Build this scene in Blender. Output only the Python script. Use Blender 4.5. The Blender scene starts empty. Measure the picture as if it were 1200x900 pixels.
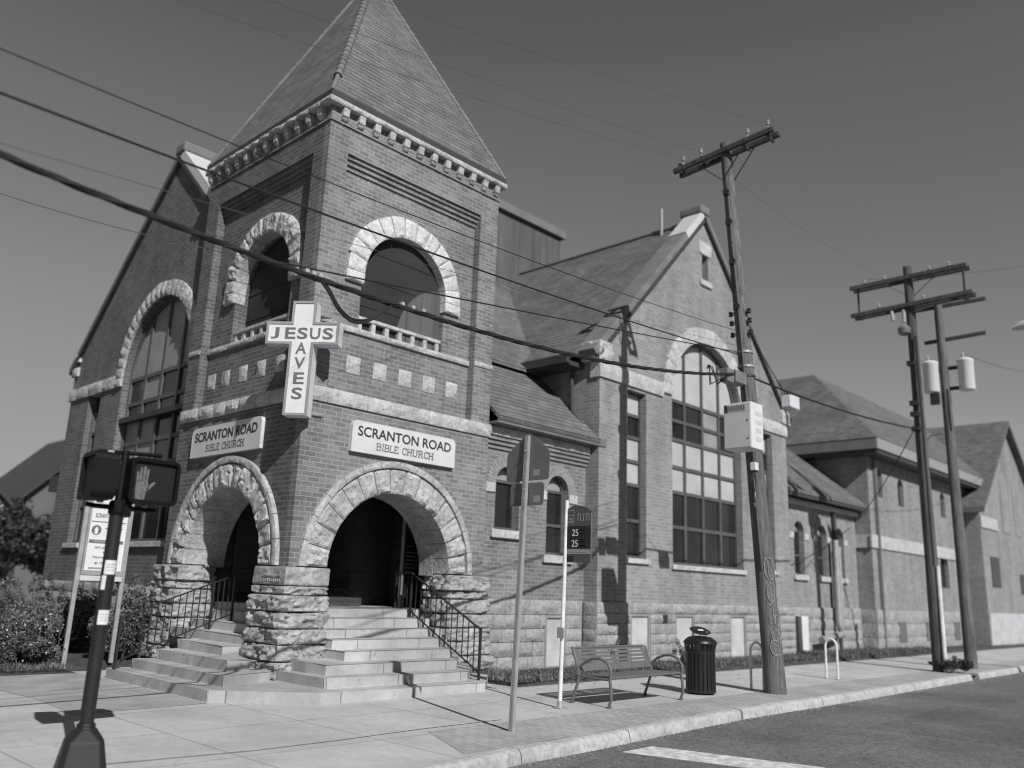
import bpy, math, random
from mathutils import Vector, Matrix, noise, geometry
random.seed(7)
PI = math.pi
SC = bpy.context.scene
COL = SC.collection
V = Vector

# ------------------------------------------------------------------ mesh helper
class MB:
    def __init__(self):
        self.v = []; self.f = []; self.m = []; self.uv = {}
    def poly(self, pts, mi=0, uv=None):
        i = len(self.v)
        self.v += [tuple(p) for p in pts]
        if uv: self.uv[len(self.f)] = uv
        self.f.append(tuple(range(i, i + len(pts)))); self.m.append(mi)
    def idx(self, vs, fs, mi=0):
        i = len(self.v)
        self.v += [tuple(p) for p in vs]
        for f in fs:
            self.f.append(tuple(i + k for k in f)); self.m.append(mi)
    def hexa(self, p, mi=0):          # p: 8 corners, bottom ring 0-3, top ring 4-7
        self.idx(p, [(3,2,1,0),(4,5,6,7),(0,1,5,4),(1,2,6,5),(2,3,7,6),(3,0,4,7)], mi)
    def box(self, x0, x1, y0, y1, z0, z1, mi=0):
        self.hexa([(x0,y0,z0),(x1,y0,z0),(x1,y1,z0),(x0,y1,z0),(x0,y0,z1),(x1,y0,z1),(x1,y1,z1),(x0,y1,z1)], mi)
    def fbox(self, f, u0, u1, z0, z1, d0, d1, mi=0):
        self.hexa([f(u0,z0,d0),f(u1,z0,d0),f(u1,z0,d1),f(u0,z0,d1),f(u0,z1,d0),f(u1,z1,d0),f(u1,z1,d1),f(u0,z1,d1)], mi)
    def bar(self, a, b, w, h, up=(0,0,1), mi=0):      # rectangular bar between two points
        a = V(a); b = V(b); d = (b - a).normalized(); up = V(up)
        s = d.cross(up)
        if s.length < 1e-4: s = d.cross(V((1,0,0)))
        s.normalize(); t = s.cross(d)
        s *= w/2; t *= h/2
        self.hexa([a-s-t, a+s-t, b+s-t, b-s-t, a-s+t, a+s+t, b+s+t, b-s+t], mi)
    def tube(self, pts, r, n=8, mi=0, caps=True):
        pts = [V(p) for p in pts]; k = len(pts)
        rr = r if isinstance(r, (list, tuple)) else [r]*k
        vs = []; fs = []
        d0 = (pts[1]-pts[0]).normalized()
        up = V((0,0,1)) if abs(d0.z) < .9 else V((1,0,0))
        s = d0.cross(up).normalized(); t = s.cross(d0)
        for i, p in enumerate(pts):
            if i == 0: d = d0
            elif i == k-1: d = (pts[i]-pts[i-1]).normalized()
            else: d = (pts[i+1]-pts[i-1]).normalized()
            s = (s - d*s.dot(d)).normalized(); t = s.cross(d)
            for j in range(n):
                a = 2*PI*j/n
                vs.append(p + (s*math.cos(a)+t*math.sin(a))*rr[i])
        for i in range(k-1):
            for j in range(n):
                fs.append((i*n+j, i*n+(j+1)%n, (i+1)*n+(j+1)%n, (i+1)*n+j))
        if caps:
            fs.append(tuple(range(n-1,-1,-1))); fs.append(tuple((k-1)*n+j for j in range(n)))
        self.idx(vs, fs, mi)
    def lathe(self, c, prof, n=24, mi=0):
        c = V(c); vs = []; fs = []
        for (r, z) in prof:
            for j in range(n):
                a = 2*PI*j/n
                vs.append(c + V((r*math.cos(a), r*math.sin(a), z)))
        k = len(prof)
        for i in range(k-1):
            for j in range(n):
                fs.append((i*n+j, i*n+(j+1)%n, (i+1)*n+(j+1)%n, (i+1)*n+j))
        fs.append(tuple(range(n-1,-1,-1))); fs.append(tuple((k-1)*n+j for j in range(n)))
        self.idx(vs, fs, mi)
    def plate(self, loops, f, d0, d1, mi=0):          # a flat slab with holes; loops in 2-D, f(u,z,d) -> point
        tri = geometry.tessellate_polygon([[V((p[0],p[1],0)) for p in L] for L in loops])
        flat = [p for L in loops for p in L]; n = len(flat)
        vs = [f(p[0],p[1],d0) for p in flat] + [f(p[0],p[1],d1) for p in flat]
        fs = []
        for t in tri:
            fs.append(tuple(t)); fs.append(tuple(n+k for k in reversed(t)))
        o = 0
        for L in loops:
            q = len(L)
            for i in range(q):
                a = o+i; b = o+(i+1)%q
                fs.append((a, b, n+b, n+a))
            o += q
        self.idx(vs, fs, mi)
    def build(self, name, mats, parent=None, smooth=False, angle=40, bevel=0, origin=None):
        me = bpy.data.meshes.new(name)
        og = V(WO[parent.name]) if parent else V(origin or (0,0,0))
        me.from_pydata([tuple(V(p)-og) for p in self.v], [], self.f)
        if not isinstance(mats, (list, tuple)): mats = [mats]
        for m in mats: me.materials.append(m)
        me.polygons.foreach_set('material_index', self.m)
        if self.uv:
            ul = me.uv_layers.new(name='UVMap')
            for fi, uvs in self.uv.items():
                for li, uv in zip(me.polygons[fi].loop_indices, uvs): ul.data[li].uv = uv
        me.validate()
        if smooth:
            me.polygons.foreach_set('use_smooth', [True]*len(me.polygons))
            me.set_sharp_from_angle(angle=math.radians(angle))
        me.update()
        o = bpy.data.objects.new(name, me); COL.objects.link(o)
        if parent: o.parent = parent
        else: o.location = og
        WO[o.name] = og
        if bevel:
            b = o.modifiers.new('edge', 'BEVEL'); b.width = bevel; b.segments = 2; b.limit_method = 'ANGLE'
        return o
WO = {}

def thing(name, label, cat, loc, group=None):
    o = bpy.data.objects.new(name, None); COL.objects.link(o); o.location = loc
    o.empty_display_size = .2
    WO[o.name] = V(loc)
    return tag(o, label, cat, group)
def tag(o, label, cat, group=None):
    o['label'] = label; o['category'] = cat
    if group: o['group'] = group
    return o
def struct(o):
    o['kind'] = 'structure'; return o
def copy_tree(o, parent=None):
    c = o.copy(); COL.objects.link(c)
    if parent: c.parent = parent
    for ch in list(o.children): copy_tree(ch, c)
    return c

def text(body, size, origin, xd, zd, m, parent, name, width=None, height=None, depth=.004, align='CENTER', bold=0.0):
    cu = bpy.data.curves.new('txt', 'FONT'); cu.body = body; cu.size = size; cu.extrude = depth/2
    cu.align_x = align; cu.offset = bold; cu.resolution_u = 4
    o = bpy.data.objects.new('txt', cu); COL.objects.link(o)
    bpy.context.view_layer.update()
    dg = bpy.context.evaluated_depsgraph_get()
    me = bpy.data.meshes.new_from_object(o.evaluated_get(dg))
    bpy.data.objects.remove(o); bpy.data.curves.remove(cu)
    xs = [v.co.x for v in me.vertices]; ys = [v.co.y for v in me.vertices]
    sx = width/(max(xs)-min(xs)) if width else 1
    sy = height/(max(ys)-min(ys)) if height else 1
    xd = V(xd).normalized(); zd = V(zd).normalized(); n = xd.cross(zd)
    og = V(WO[parent.name]); O = V(origin)
    for v in me.vertices:
        p = v.co.copy(); v.co = O + xd*(p.x*sx) + zd*((p.y-(min(ys) if height else 0))*sy) + n*p.z - og
    me.materials.clear(); me.materials.append(m); me.name = name
    r = bpy.data.objects.new(name, me); COL.objects.link(r); r.parent = parent
    WO[r.name] = og
    return r

# ------------------------------------------------------------------ materials
MATS = {}
def tint(g): return (g*.985, g*.99, g*1.02, 1)
class NT:
    def __init__(self, name):
        self.m = bpy.data.materials.new(name); self.m.use_nodes = True
        self.t = self.m.node_tree; self.b = self.t.nodes['Principled BSDF']
        self.pos = self.t.nodes.new('ShaderNodeNewGeometry').outputs['Position']
    def n(self, kind, **kw):
        x = self.t.nodes.new('ShaderNode'+kind)
        for k, v in kw.items(): setattr(x, k, v)
        return x
    def l(self, a, b): self.t.links.new(a, b)
    def math(self, op, a, b=None, c=None):
        x = self.n('Math', operation=op)
        for i, q in enumerate((a, b, c)):
            if q is None: continue
            if isinstance(q, (int, float)): x.inputs[i].default_value = q
            else: self.l(q, x.inputs[i])
        return x.outputs[0]
    def vec(self, x, y, z=0.0):
        c = self.n('CombineXYZ')
        for i, q in enumerate((x, y, z)):
            if isinstance(q, (int, float)): c.inputs[i].default_value = q
            else: self.l(q, c.inputs[i])
        return c.outputs[0]
    def noise(self, scale, detail=4, rough=.55, vec=None, sc3=None):
        x = self.n('TexNoise'); x.inputs['Scale'].default_value = scale
        x.inputs['Detail'].default_value = detail; x.inputs['Roughness'].default_value = rough
        v = vec if vec is not None else self.pos
        if sc3:
            mp = self.n('VectorMath', operation='MULTIPLY'); self.l(v, mp.inputs[0]); mp.inputs[1].default_value = sc3; v = mp.outputs[0]
        self.l(v, x.inputs['Vector'])
        return x.outputs['Fac']
    def rng(self, x, a, b, c, d):
        r = self.n('MapRange'); self.l(x, r.inputs[0])
        for i, q in enumerate((a, b, c, d)): r.inputs[i+1].default_value = q
        return r.outputs[0]
    def mul(self, col, fac):          # colour times grey factor
        x = self.n('Mix', data_type='RGBA', blend_type='MULTIPLY'); x.inputs[0].default_value = 1
        if isinstance(col, tuple): x.inputs[6].default_value = col
        else: self.l(col, x.inputs[6])
        self.l(fac, x.inputs[7]); return x.outputs[2]
    def mix(self, fac, a, b):
        x = self.n('Mix', data_type='RGBA')
        if isinstance(fac, (int, float)): x.inputs[0].default_value = fac
        else: self.l(fac, x.inputs[0])
        for i, q in ((6, a), (7, b)):
            if isinstance(q, tuple): x.inputs[i].default_value = q
            else: self.l(q, x.inputs[i])
        return x.outputs[2]
    def bump(self, h, strength, dist, normal=None):
        x = self.n('Bump'); x.inputs['Strength'].default_value = strength; x.inputs['Distance'].default_value = dist
        self.l(h, x.inputs['Height'])
        if normal is not None: self.l(normal, x.inputs['Normal'])
        return x.outputs['Normal']
    def done(self, col=None, rough=.8, normal=None, spec=.3, metal=0):
        if col is not None:
            if isinstance(col, tuple): self.b.inputs['Base Color'].default_value = col
            else: self.l(col, self.b.inputs['Base Color'])
        if isinstance(rough, (int, float)): self.b.inputs['Roughness'].default_value = rough
        else: self.l(rough, self.b.inputs['Roughness'])
        self.b.inputs['Specular IOR Level'].default_value = spec
        self.b.inputs['Metallic'].default_value = metal
        if normal is not None: self.l(normal, self.b.inputs['Normal'])
        return self.m

def plain(name, g, rough=.7, spec=.3, var=.15, scale=3.0, fine=40.0, bump=.15, metal=0, bd=.004):
    t = NT(name)
    a = t.rng(t.noise(scale, 5), .3, .7, 1-var, 1+var)
    b = t.rng(t.noise(fine, 3), .3, .7, 1-var*.6, 1+var*.6)
    c = t.mul(t.mul(tint(g), a), b)
    return t.done(c, rough, t.bump(t.noise(fine, 4), bump, bd), spec, metal)

def brick(name, c1, c2, mortar, var=.14, stain=0.0):
    t = NT(name)
    s = t.n('SeparateXYZ'); t.l(t.pos, s.inputs[0])
    u = t.math('ADD', s.outputs[0], s.outputs[1])
    vv = t.vec(u, s.outputs[2])
    wob = t.noise(3.2, 4, .65); wo = t.math('MULTIPLY_ADD', wob, .03, -.015)
    vv = t.vec(t.math('ADD', u, wo), t.math('ADD', s.outputs[2], t.math('MULTIPLY', wo, .5)))
    b = t.n('TexBrick', offset=.5); t.l(vv, b.inputs['Vector'])
    b.inputs['Color1'].default_value = tint(c1); b.inputs['Color2'].default_value = tint(c2)
    b.inputs['Mortar'].default_value = tint(mortar)
    b.inputs['Scale'].default_value = 1; b.inputs['Mortar Size'].default_value = .0075
    b.inputs['Mortar Smooth'].default_value = .25; b.inputs['Bias'].default_value = -.1
    b.inputs['Brick Width'].default_value = .222; b.inputs['Row Height'].default_value = .082
    a = t.rng(t.noise(.55, 6, .62), .3, .7, 1-var, 1+var)
    f = t.rng(t.noise(38, 4, .65), .25, .75, .7, 1.25)
    streak = t.rng(t.noise(1.0, 5, .65, sc3=(1.7, 1.7, .3)), .42, .72, 1.05, .74)
    c = t.mul(t.mul(t.mul(b.outputs['Color'], a), f), streak)
    patch = t.rng(t.noise(.9, 5, .7, sc3=(1.2, 1.2, 1.6)), .59, .63, 0, .45)      # repointed or washed patches
    c = t.mix(patch, c, tint(mortar*.75))
    h = t.math('ADD', t.math('MULTIPLY', b.outputs['Fac'], -1.0), t.math('MULTIPLY', t.noise(70, 3), .35))
    return t.done(c, .88, t.bump(h, .55, .006), .2)

def shingle(name, g, axis, var=.16):
    t = NT(name)
    s = t.n('SeparateXYZ'); t.l(t.pos, s.inputs[0])
    u = s.outputs[0] if axis == 'x' else s.outputs[1]
    z = s.outputs[2]
    wz = t.math('MULTIPLY_ADD', t.noise(4, 2), .016, t.math('ADD', z, -.008))
    b = t.n('TexBrick', offset=.5); t.l(t.vec(u, wz), b.inputs['Vector'])
    b.inputs['Color1'].default_value = tint(g*.84); b.inputs['Color2'].default_value = tint(g*1.18)
    b.inputs['Mortar'].default_value = tint(g*.72); b.inputs['Scale'].default_value = 1
    b.inputs['Mortar Size'].default_value = .011; b.inputs['Mortar Smooth'].default_value = .3
    b.inputs['Brick Width'].default_value = .31; b.inputs['Row Height'].default_value = .115
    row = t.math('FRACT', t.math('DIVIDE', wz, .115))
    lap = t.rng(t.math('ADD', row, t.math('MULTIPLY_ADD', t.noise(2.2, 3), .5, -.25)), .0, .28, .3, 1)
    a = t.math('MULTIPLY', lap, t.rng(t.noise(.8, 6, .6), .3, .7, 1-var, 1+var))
    streak = t.rng(t.noise(1.2, 4, .6, sc3=(4, 4, .5)), .3, .7, .88, 1.12)
    c = t.mul(t.mul(t.mul(b.outputs['Color'], a), streak), t.rng(t.noise(60, 2), .3, .7, .85, 1.15))
    h = t.math('ADD', t.math('MULTIPLY', row, -.9), t.math('MULTIPLY', b.outputs['Fac'], -.5))
    return t.done(c, .9, t.bump(h, .5, .02), .2)

def stone(name, g, var=.22, bump=.5):
    t = NT(name)
    n1 = t.noise(2.3, 6, .62); n2 = t.noise(14, 5, .6); n3 = t.noise(60, 3)
    c = t.mul(t.mul(tint(g), t.rng(n1, .3, .7, 1-var, 1+var)), t.rng(n2, .3, .7, .72, 1.2))
    dirt = t.rng(t.noise(1.4, 7, .72), .54, .72, 0, .6)
    c = t.mix(dirt, c, tint(g*.45))
    h = t.math('ADD', n2, t.math('MULTIPLY', n3, .4))
    return t.done(c, .9, t.bump(h, min(1, bump*1.7), .04), .2)

def wood_pole(name, g):
    t = NT(name)
    gr = t.noise(1.0, 6, .65, sc3=(30, 30, 1.2)); big = t.noise(.7, 4)
    cr = t.noise(1.0, 3, .6, sc3=(55, 55, .9))
    c = t.mul(t.mul(tint(g), t.rng(gr, .3, .7, .5, 1.5)), t.rng(big, .3, .7, .8, 1.2))
    c = t.mix(t.rng(cr, .6, .7, 0, .75), c, tint(g*.25))
    return t.done(c, .85, t.bump(t.math('ADD', gr, cr), .7, .012), .15)

def leaf(name, g, spread=.6):
    t = NT(name)
    r = t.n('NewGeometry').outputs['Random Per Island']
    a = t.rng(t.noise(1.3, 3), .3, .7, .65, 1.35)
    c = t.mul(t.mul(tint(g), t.rng(r, 0, 1, 1-spread, 1+spread)), a)
    t.done(c, .6, None, .35)
    # a little light passes through a leaf
    tr = t.n('BsdfTranslucent'); t.l(c, tr.inputs['Color'])
    ms = t.n('MixShader'); ms.inputs[0].default_value = .3
    t.l(t.b.outputs[0], ms.inputs[1]); t.l(tr.outputs[0], ms.inputs[2])
    out = [x for x in t.t.nodes if x.type == 'OUTPUT_MATERIAL'][0]
    t.l(ms.outputs[0], out.inputs['Surface'])
    return t.m

def slab(name, g, jx, jy, var=.12, joint=.5):
    t = NT(name)
    s = t.n('SeparateXYZ'); t.l(t.pos, s.inputs[0])
    b = t.n('TexBrick', offset=0, offset_frequency=1, squash=1); t.l(t.vec(t.math('ADD', s.outputs[0], .35), t.math('ADD', s.outputs[1], .12)), b.inputs['Vector'])
    b.inputs['Color1'].default_value = tint(g*.94); b.inputs['Color2'].default_value = tint(g*1.06)
    b.inputs['Mortar'].default_value = tint(g*joint); b.inputs['Scale'].default_value = 1
    b.inputs['Mortar Size'].default_value = .009; b.inputs['Mortar Smooth'].default_value = .2
    b.inputs['Brick Width'].default_value = jx; b.inputs['Row Height'].default_value = jy
    n1 = t.noise(.8, 7, .62); n2 = t.noise(9, 6); n3 = t.noise(80, 3)
    c = t.mul(t.mul(b.outputs['Color'], t.rng(n1, .3, .7, 1-var, 1+var)), t.rng(n2, .3, .7, .93, 1.07))
    c = t.mul(c, t.rng(n3, .25, .75, .86, 1.13))
    spot = t.math('MAXIMUM', t.rng(t.noise(3.3, 5, .65), .62, .74, 0, .35), t.rng(t.noise(11, 1), .72, .74, 0, .5))
    c = t.mix(spot, c, tint(g*.55))
    cr = t.n('TexVoronoi', feature='DISTANCE_TO_EDGE'); cr.inputs['Scale'].default_value = .32
    wv = t.n('VectorMath', operation='MULTIPLY_ADD'); nn = t.n('TexNoise'); nn.inputs['Scale'].default_value = 1.6; nn.inputs['Detail'].default_value = 5
    t.l(t.pos, nn.inputs['Vector']); t.l(nn.outputs['Color'], wv.inputs[0]); wv.inputs[1].default_value = (1.1,1.1,0); t.l(t.pos, wv.inputs[2]); t.l(wv.outputs[0], cr.inputs['Vector'])
    c = t.mix(t.rng(cr.outputs['Distance'], 0, .003, .3, 0), c, tint(g*.3))
    h = t.math('ADD', t.math('MULTIPLY', b.outputs['Fac'], -1), t.math('MULTIPLY', n3, .25))
    return t.done(c, .9, t.bump(h, .35, .006), .2)

def asphalt(name, g):
    t = NT(name)
    n3 = t.noise(48, 4, .75); n2 = t.noise(12, 4); n1 = t.noise(.5, 6, .65)
    c = t.mul(t.mul(t.mul(tint(g), t.rng(n2, .3, .7, .8, 1.2)), t.rng(n3, .3, .7, .45, 1.6)), t.rng(n1, .3, .7, .68, 1.25))
    v = t.n('TexVoronoi', feature='F1'); v.inputs['Scale'].default_value = 45; t.l(t.pos, v.inputs['Vector'])
    c = t.mul(c, t.rng(v.outputs['Distance'], 0, .6, 1.25, .75))
    cr = t.n('TexVoronoi', feature='DISTANCE_TO_EDGE'); cr.inputs['Scale'].default_value = .45
    wv = t.n('VectorMath', operation='MULTIPLY_ADD'); nn = t.n('TexNoise'); nn.inputs['Scale'].default_value = 1.1; nn.inputs['Detail'].default_value = 6
    t.l(t.pos, nn.inputs['Vector']); t.l(nn.outputs['Color'], wv.inputs[0]); wv.inputs[1].default_value = (1.6,1.6,0); t.l(t.pos, wv.inputs[2]); t.l(wv.outputs[0], cr.inputs['Vector'])
    c = t.mix(t.rng(cr.outputs['Distance'], 0, .007, .55, 0), c, tint(g*.35))
    return t.done(c, .92, t.bump(t.math('ADD', n3, v.outputs['Distance']), .7, .006), .25)

def glass(name, g):
    t = NT(name)
    c = t.mul(tint(g), t.rng(t.noise(1.3, 3), .3, .7, .5, 1.6))
    return t.done(c, .14, t.bump(t.noise(2.2, 3), .25, .03), .5)

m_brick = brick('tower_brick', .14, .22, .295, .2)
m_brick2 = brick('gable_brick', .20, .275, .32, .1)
m_brick3 = brick('shaded_side_brick', .10, .145, .22, .16)  # brick of the left gable, colour darkened to deepen its shade
m_brickl = brick('tower_shaded_brick', .095, .155, .225, .2)  # darker copy of the tower brick, shade of the left face put into the colour
m_stone = stone('rock_faced_stone', .46)
m_stoneb = stone('pale_arch_stone', .56, .14, .3)
m_stonep = stone('weathered_pier_stone', .34, .3)
m_stonea = stone('porch_arch_stone', .42, .26)
m_stone2 = stone('base_stone', .32, .2)
m_stoned = stone('dressed_stone', .44, .14, .25)
m_roofx = shingle('shingle_facing_street', .14, 'x')
m_roofy = shingle('shingle_facing_side', .135, 'y')
m_cap = plain('ridge_cap_metal', .15, .6, .4, .2)
m_white = plain('white_sheet_metal', .5, .55, .35, .06, bump=.05)
m_dark = plain('dark_paint', .03, .5, .4, .2, bump=.05)
m_black = plain('black_metal', .012, .38, .5, .2, bump=.05)
m_gut = plain('gutter_paint', .16, .55, .35, .12, bump=.05)
m_gutd = plain('dark_gutter', .05, .5, .4, .15, bump=.05)
m_coping = plain('coping_slate', .16, .8, .25, .2, 2)
m_frame = plain('window_frame_paint', .085, .55, .35, .15, bump=.05)
m_glass = glass('dark_window_glass', .016)
m_lpane = plain('pale_window_panel', .40, .5, .4, .14, 1.2, bump=.02)
m_gpane = plain('grey_window_panel', .25, .45, .4, .2, 1.2, bump=.02)
m_board = plain('window_board', .45, .7, .2, .2, 1.6)
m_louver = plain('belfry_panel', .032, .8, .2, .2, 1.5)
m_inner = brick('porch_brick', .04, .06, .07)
m_step = slab('step_stone', .36, 1.3, 40, .3, .45)
m_walk = slab('sidewalk_concrete', .425, 1.62, 1.55, .17)
m_aggr = plain('exposed_aggregate', .31, .95, .15, .2, 2, 45, .6)
m_kerb = stone('kerb_concrete', .40, .16, .3)
m_road = asphalt('asphalt', .165)
m_patch = asphalt('asphalt_patch', .14)
m_paint = plain('road_paint', .55, .75, .2, .35, 9, 45)
m_soil = plain('soil', .07, .95, .1, .3, 4, 40, .6)
m_grass = leaf('grass_blades', .15, .6)
m_leaf = leaf('shrub_leaves', .16, .8)
m_leafd = leaf('dark_leaves', .06, .6)
m_flower = plain('pale_petals', .4, .7, .2, .2)
m_bark = wood_pole('bark', .09)
m_pole = wood_pole('weathered_pole_wood', .125)
m_poled = wood_pole('dark_pole_wood', .085)
m_arm = wood_pole('crossarm_wood', .075)
m_steel = plain('galvanised_steel', .36, .45, .5, .14, 6, 60, .05, .35)
m_sgn = plain('sign_board_paint', .54, .6, .3, .07, 2, 60, .05)
m_ink = plain('sign_lettering', .035, .6, .3, .1, bump=0)
m_inkg = plain('grey_lettering', .13, .6, .3, .1, bump=0)
m_lgrey = plain('light_grey_paint', .62, .5, .4, .06, 3, bump=.03)
m_mgrey = plain('cabinet_grey_paint', .5, .5, .4, .06, 3, bump=.03)
m_bench = plain('bench_grey_paint', .115, .42, .5, .08, 4, bump=.03)
m_sgnback = plain('sign_back_aluminium', .12, .5, .5, .1, 4, bump=.03)
m_cable = plain('cable_rubber', .02, .6, .3, .2, bump=0)
m_wire = plain('bare_wire', .08, .5, .4, .2, bump=0)
m_ins = plain('porcelain', .35, .3, .5, .1, bump=0)
m_signal = plain('signal_housing', .006, .5, .16, .2, 8, bump=.05)
m_sigpole = plain('signal_pole_paint', .017, .5, .3, .15, 5, 60, .05)
m_led = plain('lamp_symbol', .13, .5, .3, .5, 60, 160, bump=0)
m_rail = plain('railing_paint', .02, .5, .4, .2, bump=.05)
m_stick = plain('sticker_paper', .62, .6, .3, .08, 20, bump=0)
m_bus1 = plain('bus_sign_grey', .075, .45, .4, .05, bump=0)
m_bus2 = plain('bus_sign_black', .018, .45, .4, .05, bump=0)
m_bus3 = plain('bus_sign_light', .27, .45, .4, .05, bump=0)
m_post = plain('painted_post', .62, .5, .4, .15, 5, 30, .05)
m_graf = plain('paint_marker', .34, .6, .2, .3, 20, bump=0)
m_house = plain('pale_siding', .26, .7, .2, .12, 1)
m_houseg = plain('grey_siding', .12, .7, .2, .12, 1)
def visor():
    t = NT('egg_crate_visor')
    s = t.n('SeparateXYZ'); t.l(t.pos, s.inputs[0])
    a = t.math('ADD', t.math('ADD', s.outputs[0], s.outputs[1]), s.outputs[2]); b = t.math('SUBTRACT', t.math('ADD', s.outputs[0], s.outputs[1]), s.outputs[2])
    fa = t.math('ABSOLUTE', t.math('SUBTRACT', t.math('FRACT', t.math('DIVIDE', a, .03)), .5))
    fb = t.math('ABSOLUTE', t.math('SUBTRACT', t.math('FRACT', t.math('DIVIDE', b, .03)), .5))
    k = t.math('MINIMUM', fa, fb)
    c = t.mix(t.rng(k, .06, .14, 0, 1), tint(.02), tint(.003))
    return t.done(c, .5, t.bump(k, .6, .01), .3)
m_visor = visor()
def pavers():
    t = NT('brick_pavers')
    s = t.n('SeparateXYZ'); t.l(t.pos, s.inputs[0])
    b = t.n('TexBrick', offset=.5); t.l(t.vec(s.outputs[1], s.outputs[0]), b.inputs['Vector'])
    b.inputs['Color1'].default_value = tint(.33); b.inputs['Color2'].default_value = tint(.4); b.inputs['Mortar'].default_value = tint(.2)
    b.inputs['Scale'].default_value = 1; b.inputs['Mortar Size'].default_value = .006; b.inputs['Brick Width'].default_value = .2; b.inputs['Row Height'].default_value = .1
    c = t.mul(t.mul(b.outputs['Color'], t.rng(t.noise(1.1, 6), .3, .7, .84, 1.16)), t.rng(t.noise(110, 2), .3, .7, .9, 1.1))
    h = t.math('MULTIPLY', b.outputs['Fac'], -1)
    return t.done(c, .9, t.bump(h, .5, .006), .2)
m_paver = pavers()
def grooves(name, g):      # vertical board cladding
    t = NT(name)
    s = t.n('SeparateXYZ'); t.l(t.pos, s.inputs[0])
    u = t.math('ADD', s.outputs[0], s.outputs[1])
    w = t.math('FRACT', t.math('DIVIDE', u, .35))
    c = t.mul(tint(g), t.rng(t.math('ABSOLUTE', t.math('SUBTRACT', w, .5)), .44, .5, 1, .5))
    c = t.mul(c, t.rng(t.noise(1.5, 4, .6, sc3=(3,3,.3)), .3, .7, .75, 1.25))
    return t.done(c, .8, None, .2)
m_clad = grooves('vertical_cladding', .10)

# ------------------------------------------------------------------ stone block helpers
def rough(p, s=0):
    q = V(p)*4.2 + V((s*7.3, s*3.1, s*1.7))
    a = noise.noise(q); b = noise.noise(q*2.3); c = noise.noise(q*5.1)
    return a*.6 + (.35-abs(b))*.75 + c*.22
def rock(mb, f, nu=7, nv=6, bulge=.05, depth=.2, seed=0, gap=.0, mi=0):
    """rock-faced block: f(u,v,d) maps the unit square and an inward depth to a point"""
    vs = []; fs = []
    for j in range(nv+1):
        for i in range(nu+1):
            u = i/nu; v = j/nv
            e = min(u, 1-u)*nu/1.15; g = min(v, 1-v)*nv/1.15
            k = min(1, e)*min(1, g)
            p = f(u, v, 0)
            h = bulge*k*(.62 + 1.25*rough(p, seed)) if k > 0 else 0
            vs.append(f(u, v, -h))
    n = nu+1
    for j in range(nv):
        for i in range(nu):
            fs.append((j*n+i, j*n+i+1, (j+1)*n+i+1, (j+1)*n+i))
    ring = [(i, 0) for i in range(nu)] + [(nu, j) for j in range(nv)] + [(i, nv) for i in range(nu, 0, -1)] + [(0, j) for j in range(nv, 0, -1)]
    b0 = len(vs)
    for (i, j) in ring: vs.append(f(i/nu, j/nv, depth))
    q = len(ring)
    for k in range(q):
        a = ring[k]; b = ring[(k+1) % q]
        fs.append((a[1]*n+a[0], b0+k, b0+(k+1) % q, b[1]*n+b[0]))
    mb.idx(vs, fs, mi)
def rockbox(mb, x0, x1, y0, y1, z0, z1, bulge=.06, seed=0, n=13, faces='xyXY'):
    """free-standing rough block, four rough sides, edges eased"""
    cx, cy, cz = (x0+x1)/2, (y0+y1)/2, (z0+z1)/2
    hx, hy, hz = (x1-x0)/2, (y1-y0)/2, (z1-z0)/2
    def pos(a, b, c):
        k = [a, b, c]
        ed = 1
        p = V((cx+hx*a, cy+hy*b, cz+hz*c))
        side = 'x' if abs(a) > .999 and a < 0 else 'X' if abs(a) > .999 else ''
        side2 = 'y' if abs(b) > .999 and b < 0 else 'Y' if abs(b) > .999 else ''
        r = rough(p, seed)
        zf = min(1, (1-abs(c))*hz/.022)
        ox = oy = 0
        if side in faces and side: ox = bulge*zf*(.42+1.9*r)*(1 if a > 0 else -1)
        if side2 in faces and side2: oy = bulge*zf*(.42+1.9*r)*(1 if b > 0 else -1)
        if side and side2: ox *= .5; oy *= .5
        return p + V((ox, oy, 0))
    N = n; M = max(4, n-2)
    ring = []
    for i in range(N): ring.append((-1+2*i/N, -1))
    for i in range(N): ring.append((1, -1+2*i/N))
    for i in range(N): ring.append((1-2*i/N, 1))
    for i in range(N): ring.append((-1, 1-2*i/N))
    q = len(ring); vs = []; fs = []
    for j in range(M+1):
        c = -1+2*j/M
        for (a, b) in ring: vs.append(pos(a, b, c))
    for j in range(M):
        for i in range(q):
            fs.append((j*q+i, j*q+(i+1) % q, (j+1)*q+(i+1) % q, (j+1)*q+i))
    fs.append(tuple(range(q-1, -1, -1))); fs.append(tuple(M*q+i for i in range(q)))
    mb.idx(vs, fs)
def arch_pts(c, r, zs, zb, n=28):
    p = [(c-r, zb)]
    for i in range(n+1):
        a = PI - PI*i/n
        p.append((c+r*math.cos(a), zs+r*math.sin(a)))
    p.append((c+r, zb))
    return p
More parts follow.
